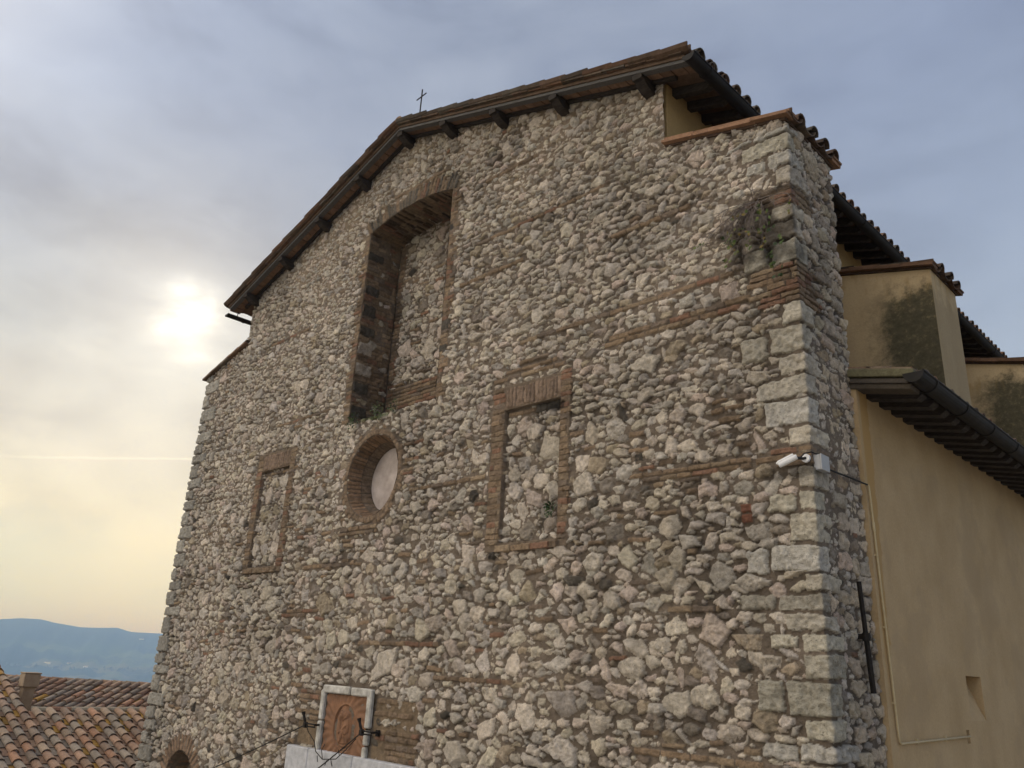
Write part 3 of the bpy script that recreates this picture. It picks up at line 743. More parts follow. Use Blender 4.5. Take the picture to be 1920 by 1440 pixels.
# ---- nave roof
nroof = MB()
def roof_z(x): return RZ + .225 - RS * abs(x - RX)
LEN = 28.0; OV = .32
ca, sa = 1 / math.hypot(1, RS), RS / math.hypot(1, RS)
EXR, EXL = -.90, -11.02                  # eaves edges in x
for sgn, xe in ((1, EXR), (-1, EXL)):
    # slab of flat bricks that carries the tiles, slightly thick
    ys = [-OV + .015, LEN]
    p = [(RX, ys[0]), (xe, ys[0]), (xe, ys[1]), (RX, ys[1])]
    T = [(a, b, roof_z(a) + .004) for a, b in p]; Bq = [(a, b, roof_z(a) - .040) for a, b in p]
    nroof.add(T + Bq, [(0, 1, 2, 3), (4, 5, 6, 7), (0, 1, 5, 4), (1, 2, 6, 5), (2, 3, 7, 6)], (.12, .08, .055))
SL = (EXR - RX) / ca
rows = int(SL / .36) + 1
for sgn, xe in ((1, EXR), (-1, EXL)):
    sl = abs(xe - RX) / ca; ex = sl / rows
    nr = MB()
    tile_roof(nroof, (RX, -OV + .10, roof_z(RX) + .012), (0, 1, 0), (sgn * ca, 0, -sa), int((LEN + .2) / .235), rows, .235, ex, .75, rowsel=(lambda rw: rw >= rows - 4) if sgn > 0 else (lambda rw: rw >= rows - 1))
    # tiles along the verge in every course
    tile_roof(nroof, (RX, -OV + .055, roof_z(RX) + .012), (0, 1, 0), (sgn * ca, 0, -sa), 3, rows, .235, ex, .42)
    # verge: two uneven courses of flat bricks showing their edges
    s_ = 0.0
    while s_ < sl:
        l = random.uniform(.26, .40); l = min(l, sl - s_)
        for lay in range(2):
            xm = RX + sgn * (s_ + l / 2) * ca; off = random.uniform(-.008, .012)
            Mx = Matrix.Rotation(sgn * math.atan(RS), 4, 'Y')
            nroof.box(xm, -OV + .05 + off - .008 * lay, roof_z(xm) + .014 + lay * .026 + random.uniform(-.002, .003), l - .008, .16, .022, Mx, tcol(.44))
        s_ += l
# ridge tiles
y = -OV - .02
while y < LEN:
    a0 = [(RX + .10 * math.cos(t), y, roof_z(RX) + .06 + .085 * math.sin(t)) for t in [math.pi * q / 8 for q in range(9)]]
    a1 = [(RX + .085 * math.cos(t), y + .42, roof_z(RX) + .055 + .075 * math.sin(t)) for t in [math.pi * q / 8 for q in range(9)]]
    nroof.add(a0 + a1, [(q, q + 1, 9 + q + 1, 9 + q) for q in range(8)] + [tuple(range(9))], tcol(.8)); y += .36
nave = nroof.build('nave_roof', M_TILE, church)
# timber under the verge: purlin ends, fascia, wall plate rafter, flat-brick soffit
for k, dx in enumerate((-4.42, -3.28, -2.17, -1.08, 0, 1.05, 2.12, 3.22, 4.50)):
    x = RX + dx; zb = RZ - RS * abs(dx) - (.02 if dx == 0 else 0)
    poly = [(.4, zb + .14), (.4, zb - .01), (.02, zb - .015), (-.10, zb - .005), (-.18, zb + .03), (-.235, zb + .075), (-.275, zb + .075), (-.285, zb + .14)]
    hw = .062
    mb = MB(); mb.prism([(p[0], p[1]) for p in poly], 0, x - hw, x + hw)
    if abs(dx) > 0:   # lean with the roof slope
        pass
    mb.build('purlin', M_WOOD, nave)
for sgn, xe in ((1, EXR + .03), (-1, EXL + .03)):
    f = MB()
    for (a, b) in ((RX, xe),):
        for yy, w2_, zt, zb in ((-OV + .075, .085, .222, .142),):
            q = [(a, roof_z(a) - .225 + zb), (b, roof_z(b) - .225 + zb), (b, roof_z(b) - .225 + zt - .04), (a, roof_z(a) - .225 + zt - .04)]
            f.prism(q, 1, yy - w2_ / 2, yy + w2_ / 2)
    f.build('verge_board', M_FASCIA, nave)
    f = MB(); xb = XR + .2 if sgn > 0 else XL - .2
    q = [(RX, roof_z(RX) - .10), (xb, roof_z(xb) - .10), (xb, roof_z(xb) - .042), (RX, roof_z(RX) - .042)]
    f.prism(q, 1, -.085, -.03); f.build('wall_batten', M_WOOD, nave)
    f = MB(); s_ = 0; sl = abs(xe - RX)
    while s_ < sl:
        l = random.uniform(.13, .17); xm = RX + sgn * (s_ + l / 2)
        for yy in (-.15,):
            f.box(xm, yy, roof_z(xm) - .052 + random.uniform(-.003, .003), l - .006, .20, .02, Matrix.Rotation(sgn * math.atan(RS), 4, 'Y'), (lambda f: (.20 * f, .125 * f, .085 * f))(random.uniform(.7, 1.15)))
        s_ += l
    f.build('verge_soffit', M_TILE, nave)
# side eaves: rafters, flat bricks between, gutter
for k in range(46):
    y = .20 + k * .305
    mb = MB(); x0, x1 = XR - .05, EXR + .02
    mb.prism([(x0, roof_z(x0) - .15), (x1 - .05, roof_z(x1 - .05) - .145), (x1, roof_z(x1) - .10), (x1, roof_z(x1) - .042), (x0, roof_z(x0) - .042)], 1, y - .04, y + .04)
    mb.build('rafter', M_WOOD, nave)
def gutter(name, parent, x, y0, y1, z, r, fall=0.0, n=10, lip=.012, straps=2.0):
    mb = MB(); K = 2
    def arc(y, rr, zz): return [(x + rr * math.cos(math.pi + math.pi * q / n), y, zz + rr * math.sin(math.pi + math.pi * q / n)) for q in range(n + 1)]
    z1 = z + fall
    a, b, c, d = arc(y0, r, z), arc(y1, r, z1), arc(y1, r - .006, z1), arc(y0, r - .006, z)
    m1 = n + 1; V = a + b + c + d
    mb.add(V, [(q, q + 1, m1 + q + 1, m1 + q) for q in range(n)] + [(2 * m1 + q, 2 * m1 + q + 1, 3 * m1 + q + 1, 3 * m1 + q) for q in range(n)] + [(0, m1, 2 * m1, 3 * m1), (n, m1 + n, 2 * m1 + n, 3 * m1 + n)])
    mb.tube([(x + r, y0, z + .004), (x + r, y1, z1 + .004)], .011, 6)
    g = mb.build(name, M_GUTTER, parent, smooth=False)
    mb = MB(); e = arc(y0 - .004, r + .004, z); e2 = arc(y0 + .004, r + .004, z); mb.add(e + e2, [tuple(range(m1)), tuple(range(m1, 2 * m1))] + [(q, q + 1, m1 + q + 1, m1 + q) for q in range(n)] + [(0, n, m1 + n, m1)])
    mb.build('end_cap', M_GUTTER, g)
    y = y0 + .35
    while y < y1:
        zz = z + fall * (y - y0) / (y1 - y0)
        mb = MB(); e = arc(y - .012, r + .004, zz); e2 = arc(y + .012, r + .004, zz); f1 = arc(y - .012, r + .0105, zz); f2 = arc(y + .012, r + .0105, zz)
        V = e + e2 + f1 + f2
        mb.add(V, [(2 * m1 + q, 2 * m1 + q + 1, 3 * m1 + q + 1, 3 * m1 + q) for q in range(n)] + [(q, q + 1, 2 * m1 + q + 1, 2 * m1 + q) for q in range(n)] + [(m1 + q, m1 + q + 1, 3 * m1 + q + 1, 3 * m1 + q) for q in range(n)])
        mb.build('gutter_strap', M_GUTTER, g); y += straps
    return g
gutter('gutter', nave, EXR + .070, -OV - .02, LEN, 11.50, .072)
gl = gutter('gutter', nave, EXL - .06, -OV + .03, LEN, 11.455, .052)
for yy in (-.1, .25):   # hooks that hold the far gutter under the tiles
    mb = MB(); mb.tube([(EXL + .06, yy, 11.60), (EXL + .0, yy, 11.52), (EXL - .01, yy, 11.43)], .008, 5); mb.build('gutter_hook', M_IRON, gl)

# nave walls
mb = MB(); mb.box(XR - .2, (LEN + .05) / 2, 9.7, .4, LEN - .05, 3.92); mb.build('nave_wall', M_OCHRE, church)
mb = MB(); mb.box(XL + .2, (LEN + .6) / 2, 9.7, .4, LEN - .6, 3.9); mb.build('nave_wall', M_OCHRE, church)

# ---- buttresses with sloping tile caps
def cap(parent, y0, y1, kf=1.0):
    mb = MB(); xa, xb = XR + .01, .035; sl = .24; z0 = 10.465
    zf = lambda x: z0 - sl * x
    cs_, sn_ = 1 / math.hypot(1, sl), sl / math.hypot(1, sl)
    # front verge: long flat tiles stepping down
    Mx = Matrix.Rotation(math.atan(sl), 4, 'Y')
    for yv, outs in ((y0 - .05, 1), (y1 - .04, -1)):
        n3 = 4; L = (xb - xa) / n3
        for q in range(n3):
            xm = xa + L * (q + .5)
            mb.box(xm + .01, yv + .07 + random.uniform(-.012, .012), zf(xm) + .018 + .004 * (q % 2), L / cs_ + .03, .20, .030, Mx, (lambda f: (.25 * f, .145 * f, .09 * f))(random.uniform(.85, 1.2) * kf))
            mb.box(xm + .03, yv + .085 + random.uniform(-.01, .01), zf(xm) + .046 + .004 * (q % 2), L / cs_ + .02, .19, .022, Mx, (lambda f: (.27 * f, .155 * f, .095 * f))(random.uniform(.8, 1.1) * kf))
    T = [(xa, y0 - .02, zf(xa)), (xb - .02, y0 - .02, zf(xb - .02)), (xb - .02, y1 + .05, zf(xb - .02)), (xa, y1 + .05, zf(xa))]
    mb.add([(a, b, c + .008) for a, b, c in T] + [(a, b, c - .02) for a, b, c in T], [(0, 1, 2, 3), (4, 5, 6, 7), (0, 1, 5, 4), (1, 2, 6, 5), (2, 3, 7, 6)], (.09, .06, .045))
    ncol = max(3, int((y1 - y0 + .1) / .27))
    tile_roof(mb, (xa, y0 + .10, zf(xa) + .015), (0, 1, 0), (cs_, 0, -sn_), ncol, 4, (y1 - y0 + .0) / ncol, (xb - xa) / cs_ / 4 * .97, .45)
    mb.build('buttress_cap', M_TILE, parent)
mb = MB(); mb.prism([(XR - .1, 0), (-.06, 0), (-.06, 10.38), (XR - .1, 10.70)], 1, .935, .975); b1 = mb.build('stone_buttress', M_HOUSEWALL, church); cap(b1, 0, SIDE)
mb = MB(); mb.prism([(XL + .1, 0), (-W + .06, 0), (-W + .06, 10.35), (XL + .1, 10.70)], 1, .935, .975); bL = mb.build('stone_buttress', M_HOUSEWALL, church)
lc = MB(); sl = .25
for q in range(5):
    L = 1.55 / 5; xm = -W - .10 + L * (q + .5); zz = 10.42 + sl * (xm + W)
    lc.box(xm, .42, zz + .022 + .008 * (q % 2), L / .95 + .03, 1.02, .034, Matrix.Rotation(-math.atan(sl), 4, 'Y'), tcol(.8))
    lc.box(xm + .04, .42, zz + .052 + random.uniform(0, .012), L / .95 + .01, 1.0, .026, Matrix.Rotation(-math.atan(sl), 4, 'Y') @ Matrix.Rotation(-.05, 4, 'Y'), tcol(.8))
lc.build('buttress_cap', M_TILE, bL)
for k, (y0, y1) in enumerate(((3.90, 4.86), (8.15, 9.1), (12.4, 13.35), (16.65, 17.6))):
    mb = MB(); mb.prism([(XR + .0, 5), (0, 5), (0, 10.44), (XR + .0, 10.76)], 1, y0, y1)
    b = mb.build('plastered_buttress', M_OCHRE_MOSS, church); cap(b, y0, y1, .55)

# ---- aisle: wall with a return beside the stone corner, lean-to roof of bare tiles, gutter
AXW, AY0 = .05, .955
mb = MB()
zt = lambda x: 8.06 - .21 * (x - .15)
# wall face with a slanting slot and a broken patch left open
holes = [(3.03, 3.50, 5.10, 5.52), (2.84, 2.93, 4.90, 5.02)]
def wall_holes(mb, x, y0, y1, z0, z1, holes):
    ys = sorted({y0, y1, *[h[0] for h in holes], *[h[1] for h in holes]}); zs = sorted({z0, z1, *[h[2] for h in holes], *[h[3] for h in holes]})
    for i in range(len(ys) - 1):
        for j in range(len(zs) - 1):
            cy, cz = (ys[i] + ys[i + 1]) / 2, (zs[j] + zs[j + 1]) / 2
            if any(h[0] < cy < h[1] and h[2] < cz < h[3] for h in holes): continue
            mb.face([(x, ys[i], zs[j]), (x, ys[i + 1], zs[j]), (x, ys[i + 1], zs[j + 1]), (x, ys[i], zs[j + 1])])
wall_holes(mb, AXW, AY0, LEN, 0, 8.00, holes)
(a0, a1, c0, c1), (d0, d1, e0, e1) = holes
dp = .17
mb.face([(AXW, a0, c1), (AXW, a1, c1), (AXW - dp, a1, c1), (AXW - dp, a0, c1)]); mb.face([(AXW, a0, c0), (AXW, a0, c1), (AXW - dp, a0, c1)]); mb.face([(AXW, a1, c0), (AXW, a1, c1), (AXW - dp, a1, c1)])
mb.face([(AXW, a0, c0), (AXW, a1, c0), (AXW - dp, a1, c1), (AXW - dp, a0, c1)])
for yy in (d0, d1): mb.face([(AXW, yy, e0), (AXW, yy, e1), (AXW - .08, yy, e1), (AXW - .08, yy, e0)])
for zz in (e0, e1): mb.face([(AXW, d0, zz), (AXW, d1, zz), (AXW - .08, d1, zz), (AXW - .08, d0, zz)])
mb.face([(AXW - .08, d0, e0), (AXW - .08, d1, e0), (AXW - .08, d1, e1), (AXW - .08, d0, e1)])
mb.face([(AXW, AY0, 0), (AXW, AY0, 8.00), (XR, AY0, 8.34), (XR, AY0, 0)]); mb.face([(AXW, LEN, 0), (AXW, LEN, 8.00), (XR, LEN, 8.34), (XR, LEN, 0)])
mb.face([(AXW, AY0, 8.00), (AXW, LEN, 8.00), (XR, LEN, 8.34), (XR, AY0, 8.34)])
aisle = mb.build('aisle_wall', M_OCHRE_AISLE, church, fix=False)
ar = MB(); sl = .21; cs_, sn_ = 1 / math.hypot(1, sl), sl / math.hypot(1, sl)
EXA = .56
tile_roof(ar, (XR, AY0 + .20, zt(XR) + .035), (0, 1, 0), (cs_, 0, -sn_), 115, 6, .232, (EXA - XR) / cs_ / 6 * .965, .75, jit=.012)
for (xa_, xb_) in ((XR, EXA - .02),):
    ar.add([(xa_, AY0 + .02, zt(xa_) + .012), (xb_, AY0 + .02, zt(xb_) + .012), (xb_, LEN, zt(xb_) + .012), (xa_, LEN, zt(xa_) + .012), (xa_, AY0 + .02, zt(xa_) - .012), (xb_, AY0 + .02, zt(xb_) - .012), (xb_, LEN, zt(xb_) - .012), (xa_, LEN, zt(xa_) - .012)], [(0, 1, 2, 3), (4, 5, 6, 7), (0, 1, 5, 4), (1, 2, 6, 5)], (.10, .065, .045))
aroof = ar.build('aisle_roof', M_TILE, church)
for k in range(60):
    y = AY0 + .30 + k * .305; x0, x1 = .02, EXA - .015
    mb = MB(); mb.prism([(x0, zt(x0) - .14), (x1 - .05, zt(x1 - .05) - .135), (x1, zt(x1) - .09), (x1, zt(x1) - .0125), (x0, zt(x0) - .0125)], 1, y - .065, y + .065)
    mb.build('rafter', M_WOOD, aroof)
vb = MB(); Mx = Matrix.Rotation(math.atan(sl), 4, 'Y')
xm = (.0 + .56) / 2
for zo, ln, th, yy, cc in ((-.085, .56, .048, .02, (.085, .07, .055)), (-.034, .54, .045, .0, (.10, .085, .07)), (.032, .60, .070, -.02, (.17, .155, .09)), (.078, .58, .022, .0, (.22, .17, .11))):
    vb.box(xm + (ln - .58) / 2, AY0 + .06 + yy, zt(xm) + zo, ln, .20, th, Mx, cc, .006)
for q in range(3): vb.box(.10 + q * .18, AY0 + .08, zt(.12 + q * .2) + .096 + .008 * (q % 2), .22, .22, .022, Mx, tcol(.9))
vb.build('verge_stack', M_BOARD, aroof)
gutter('gutter', aroof, EXA + .045, .82, LEN, 7.975, .085, straps=.85)

# ---- iron cross on the ridge, iron anchor on the side of the corner, travertine cornice of the portal
mb = MB(); cx_, cy_ = RX, .06; mb.tube([(cx_, cy_, 13.2), (cx_ + .01, cy_, 14.13)], .011, 6)
mb.tube([(cx_ - .115, cy_ - .0, 13.985), (cx_ + .125, cy_, 14.0)], .010, 6); mb.box(cx_, cy_, 13.30, .05, .05, .10)
mb.build('iron_cross', M_IRON, church)
mb = MB(); A = Vector((.070, .565, 6.18)); B = Vector((.070, .655, 5.32))
mb.tube([A, A.lerp(B, .48)], .021, 6); mb.tube([A.lerp(B, .46), B], .024, 6); mb.tube([A.lerp(B, .47), A.lerp(B, .54)], .034, 8); mb.tube([A.lerp(B, .5) - Vector((.1, 0, 0)), A.lerp(B, .5) + Vector((.03, 0, 0))], .022, 6)
mb.build('wall_anchor', M_IRON, church)
mb = MB(); x = -7.30
for wv in (.52, .96, 1.15, .9):
    mb.box(x + wv / 2, -.02, 4.15, wv - .006, .14, .29, None, (1, 1, 1), .012); x += wv
mb.box(-5.55, .02, 3.82, 3.3, .14, .36, None, (1, 1, 1), .01)
corn = mb.build('portal_cornice', M_TRAV, church)

# ------------------------------------------------------------------ relief plaque
plq = empty('relief_plaque', (-6.17, -.03, 4.28), 'terracotta relief of a veiled woman with a child, in a chipped white marble frame', 'relief plaque')
fr = MB()
for bx in ((-6.36, 5.01, .60, .10), (-5.86, 5.005, .36, .10), (-6.650, 4.82, .09, .36), (-6.655, 4.45, .095, .36), (-5.650, 4.83, .10, .44), (-5.655, 4.51, .09, .17), (-5.665, 4.33, .08, .16)):
    fr.box(bx[0], -.030, bx[1], bx[2] - .005, .060, bx[3] - .004, None, (1, 1, 1), .014)
fr.build('marble_frame', M_MARBLE, plq)
PF = Field(-6.59, -5.70, 4.10, 4.955, .008, 77, mortar=(1, 1, 1))
PS, PZ = np.meshgrid(PF.s, PF.z); u = (PS + 6.145) / .44; v = (PZ - 4.60) / .36
H = PF.n1 * .002
ang = np.arctan2(v * 1.0, u); rad = np.hypot(u, v)
H = H + np.where(rad > .62, .010 * np.sin(ang * 26 + 3 * PF.n3 * 6) * np.clip((rad - .62) * 2, 0, 1), 0)          # rays
def blob(cu, cv, a, b, h, rot=0.0, p=1.0):
    c, s = math.cos(rot), math.sin(rot); x = ((u - cu) * c + (v - cv) * s) / a; y = (-(u - cu) * s + (v - cv) * c) / b
    return h * np.sqrt(np.clip(1 - (x * x + y * y), 0, 1)) ** p
def lump(cu, cv, a, b, h, rot=0.0, p=.42): return blob(cu, cv, a, b, h, rot, p)
ring = np.abs(np.hypot(u / .54, (v + .06) / .76) - 1); H = H + .012 * np.clip(1 - ring / .06, 0, 1)
H = H + .016 * (np.hypot(u / .52, (v + .06) / .74) < 1) * -1.0                       # sunken oval
H = H + lump(-.04, -.10, .36, .58, .030) + lump(-.10, .40, .20, .24, .018)            # cloak, veil
H = H + lump(-.11, .37, .095, .145, .020) + lump(.10, .36, .085, .120, .034)           # the two heads
H = H + lump(.13, .02, .12, .28, .022) + lump(-.22, .02, .08, .30, .018, .12)          # child, her arm
H = H + lump(-.02, -.10, .05, .26, .016, -.9) + lump(.16, -.30, .07, .26, .018, .55) + lump(-.10, -.34, .07, .24, .018, -.5) + lump(.04, -.34, .05, .20, .014, .2)
fold = np.clip(1 - ((u + .02) / .36) ** 2 - ((v + .30) / .42) ** 2, 0, 1)
H = H + .007 * fold * np.sin((u * .9 + .5 * v) * 44) + np.where((v < -.50) & (np.abs(u) < .46), .007 * np.sin(np.hypot(u, v + .1) * 62) * np.clip(1 - (u / .46) ** 2, 0, 1), 0)
H = H + .006 * np.clip(1 - ((u + .12) / .19) ** 2 - ((v - .42) / .26) ** 2, 0, 1) * np.sin(np.hypot(u + .12, v - .32) * 70)   # veil pleats
PF.H = H + .012
PF.mesh('relief_panel', M_RELIEF, lambda s, z, h, d: np.stack([s, -.004 - h, z], 1), plq, np.ones((PF.nz - 1, PF.ns - 1), bool))

# iron brackets beside the plaque, the wires strung from them, and a bare twig
def bracket(x, z, ax, label):
    r = empty('wire_bracket', (x, 0, z), label, 'bracket', 'iron wire brackets beside the plaque')
    m = MB(); m.tube([(x + ax, -.02, z + .01), (x + ax, -.13, z + .005)], .014, 6); m.box(x + ax, -.035, z, .05, .03, .07); m.build('wall_arm', M_IRON, r)
    m = MB(); m.tube([(x - .02, -.135, z + .014), (x + ax + .02, -.135, z + .012)], .010, 6); m.tube([(x - .02, -.135, z - .02), (x + ax + .02, -.135, z - .018)], .010, 6); m.box(x, -.135, z - .005, .055, .05, .07, None, (1, 1, 1), .008); m.build('cross_arm', M_IRON, r)
    m = MB(); m.tube([(x, -.135, z + .0), (x - .035, -.15, z + .10), (x - .05, -.155, z + .145)], [.018, .016, .026], 7); m.build('insulator', M_IRON, r)
    return r
bracket(-6.84, 4.57, .20, 'black iron wire bracket reaching to the left edge of the marble frame')
bracket(-5.62, 4.58, .18, 'black iron wire bracket crossing the right edge of the marble frame')
def wire(name, pts, r, label, sag=.03):
    m = MB(); A, B = Vector(pts[0]), Vector(pts[1]); m.tube([A.lerp(B, t / 12) - Vector((0, 0, sag * 4 * (t / 12) * (1 - t / 12))) for t in range(13)], r, 5)
    o = m.build(name, M_CABLE, None); return props(o, label, 'wire')
wire('overhead_wire', [(-6.85, -.14, 4.56), (-10.6, -.20, 3.35)], .008, 'thin black wire slanting down left across the rubble from the left bracket')
wire('overhead_wire', [(-5.64, -.14, 4.56), (-7.6, -.22, 3.45)], .008, 'thin black wire slanting across the terracotta relief from the right bracket')
tw = MB()
for pts in ([(-5.70, -.15, 4.50), (-5.86, -.17, 4.36), (-6.02, -.18, 4.25), (-6.30, -.18, 4.22), (-6.48, -.17, 4.29), (-6.54, -.17, 4.40), (-6.72, -.16, 4.50), (-6.80, -.15, 4.58)], [(-6.30, -.18, 4.22), (-6.34, -.18, 4.32), (-6.27, -.19, 4.39)], [(-6.12, -.18, 4.235), (-6.05, -.2, 4.17)],
            [(-6.42, -.18, 4.25), (-6.40, -.18, 4.18)], [(-5.95, -.18, 4.29), (-5.98, -.19, 4.36)], [(-6.2, -.18, 4.22), (-6.22, -.19, 4.16)]):
    tw.tube(pts, .006 if len(pts) > 3 else .005, 5)
props(tw.build('bare_twig', M_DTWIG, None), 'bare thorny twig drooping between the two brackets before the cornice', 'twig')

# ------------------------------------------------------------------ camera, box, cable, conduit
sec = empty('security_camera', (-.03, -.05, 7.10), 'white bullet security camera on the stone corner, pointing left along the front', 'security camera')
m = MB(); a = Vector((-.215, -.135, 7.052)); b = Vector((-.068, -.105, 7.113)); d = (b - a).normalized()
m.tube([a, a + d * .004, b - d * .01, b], [.019, .023, .023, .019], 14); m.build('body', M_WHITE, sec, smooth=False)
m = MB(); m.tube([a - d * .002, a + d * .001], .018, 12); m.build('lens_glass', M_CABLE, sec)
m = MB(); m.tube([a - d * .02 + Vector((0, 0, .021)), a + Vector((0, 0, .025)), b - d * .03 + Vector((0, 0, .026))], [.010, .016, .017], 10); m.build('sunshade', M_WHITE, sec)
m = MB(); m.tube([(-.022, -.030, 7.105), (-.024, -.050, 7.107)], .036, 16); m.build('mount_plate', M_WHITE, sec)
m = MB(); m.tube([(-.024, -.048, 7.107), (-.035, -.075, 7.098), b - d * .02], [.011, .012, .014], 8); m.build('swivel_arm', M_CABLE, sec)
jb = empty('junction_box', (.05, .08, 7.01), 'small grey plastic junction box on the stone corner beside the security camera', 'junction box')
m = MB(); m.box(.040, .088, 7.078, .060, .145, .128, None, (1, 1, 1), .005); m.build('box_body', M_GREYBOX, jb)
m = MB(); m.box(.076, .088, 7.078, .012, .151, .134, None, (1, 1, 1), .003); m.build('lid', M_GREYBOX, jb)
m = MB(); m.tube([(-.045, -.085, 7.11), (-.02, -.07, 7.14), (.02, -.03, 7.155), (.045, .03, 7.144)], .006, 6)
props(m.build('camera_cable', M_CABLE, None), 'short black cable looping from the camera to the top of the grey box', 'cable')
m = MB(); m.tube([(.055, .162, 7.05), (.055, .35, 7.055), (.058, .55, 7.06), (.058, .75, 7.065), (.066, .965, 7.065)], .008, 6)
props(m.build('wall_cable', M_CABLE, None), 'black cable running from the grey box across the rubble side to the plaster', 'cable')
cp = empty('conduit', (.065, 1.0, 5), 'thin cream painted conduit running down the plaster edge and turning right at its foot', 'conduit')
m = MB(); m.tube([(.066, .965, 7.065), (.067, .985, 7.055), (.067, .992, 7.02), (.066, 1.09, 5.0), (.066, 1.10, 4.955), (.067, 1.13, 4.94), (.067, 2.88, 4.965)], .0095, 8); m.build('pipe', M_PIPE, cp, smooth=True)
for pz, py in ((6.45, 1.02), (5.85, 1.049), (5.25, 1.078)): m = MB(); m.box(.059, py, pz, .020, .04, .016); m.build('clip', M_PIPE, cp)
for py in (1.5, 2.2): m = MB(); m.box(.059, py, 4.946 + (py - 1.13) * .0143, .020, .018, .04); m.build('clip', M_PIPE, cp)
m = MB(); m.tube([(.067, 1.009, 6.66), (.067, 1.006, 6.74)], .013, 8); m.build('coupling', M_PIPE, cp)

# ------------------------------------------------------------------ plants on the wall
def leaf(mb, p, d, l, wd, c):
    d = Vector(d).normalized(); s = d.cross(Vector((random.uniform(-.4, .4), -1, random.uniform(-.4, .4)))).normalized(); n = d.cross(s)
    p = Vector(p)
    mb.add([p, p + d * l * .5 + s * wd + n * l * .05, p + d * l, p + d * l * .5 - s * wd + n * l * .05], [(0, 1, 2, 3)], c)
dead = empty('dead_shrub', (-.40, -.03, 9.66), 'withered shrub with bare twigs and few leaves hanging from the corner high on the wall', 'shrub')
tm = MB(); lm = MB()
def twig(p, d, l, r, dep):
    pts = [Vector(p)]; d = Vector(d).normalized()
    for q in range(5):
        d = (d + Vector((random.uniform(-.35, .35), random.uniform(-.22, .18), random.uniform(-.42, .12)))).normalized()
        nx = pts[-1] + d * l / 5
        if nx.y > -.05: nx.y = -.05
        pts.append(nx)
    tm.tube(pts, [r * (1 - .13 * q) for q in range(6)], 4, cap=False)
    if dep:
        for q in range(random.randint(2, 4)): twig(pts[random.randint(1, 5)], d + Vector((random.uniform(-.9, .9), random.uniform(-.4, .2), random.uniform(-.7, .5))), l * random.uniform(.45, .8), r * .6, dep - 1)
    if random.random() < .05:
        for q in range(random.randint(2, 5)):
            pp = pts[random.randint(2, 5)]; leaf(lm, pp, (random.uniform(-1, 1), random.uniform(-.6, 0), random.uniform(-1, .6)), random.uniform(.03, .05), random.uniform(.012, .02), random.choice([(.07, .11, .025), (.11, .13, .03), (.05, .08, .02), (.16, .12, .03)]))
for q in range(22): twig((-.38 + random.uniform(-.10, .10), -.05, 9.64 + random.uniform(-.06, .04)), (random.uniform(-1.3, 1.0), random.uniform(-.5, -.05), random.uniform(-1.1, .30)), random.uniform(.22, .46), .0048, 2)
for cx, cz in ((-.20, 9.02), (-.17, 8.93), (-.14, 8.85), (-.66, 9.34), (-.62, 9.30), (-.1, 9.16), (-.52, 9.55), (-.28, 9.62), (-.66, 9.12), (-.2, 9.32)):
    for q in range(5): leaf(lm, (cx + random.uniform(-.04, .04), -.07, cz + random.uniform(-.04, .04)), (random.uniform(-1, 1), random.uniform(-.6, 0), random.uniform(-1, .5)), .045, .02, random.choice([(.05, .085, .02), (.08, .11, .025), (.03, .05, .018)]))
tm.build('twigs', M_TWIG, dead); lm.build('leaves', M_LEAF, dead, fix=False)
for x, z, y, s, nl, lab in ((-6.66, 8.60, -.05, .12, 90, 'small dark green wall fern at the left end of the niche sill'), (-6.10, 8.66, -.03, .13, 90, 'low dark green tuft in the middle of the niche sill, widest of three'),
                            (-5.78, 8.66, -.02, .09, 50, 'tiny green tuft towards the right on the niche sill'), (-2.84, 6.96, -.02, .075, 60, 'dark green tuft growing low in the right brick jamb of the larger walled up window')):
    pr = empty('wall_plant', (x, y, z), lab, 'plant', 'small plants growing in the front wall')
    m = MB(); st_ = MB()
    for q in range(nl):
        d = Vector((random.gauss(0, 1.1 if s > .12 else .6), -abs(random.gauss(0, .5)), random.gauss(.1, .6))).normalized(); p = Vector((x, y, z)) + d * s * random.uniform(.15, 1)
        leaf(m, p, d + Vector((0, 0, -.4)), random.uniform(.02, .045), random.uniform(.008, .016), random.choice([(.028, .055, .018), (.045, .08, .022), (.018, .03, .012), (.06, .085, .03)]))
    for q in range(7): st_.tube([(x, y + .03, z), (x + random.uniform(-s, s) * .6, y - random.uniform(0, .06), z + random.uniform(-.3, 1) * s * .7)], .004, 4)
    m.build('leaves', M_LEAF, pr, fix=False); st_.build('stems', M_TWIG, pr)

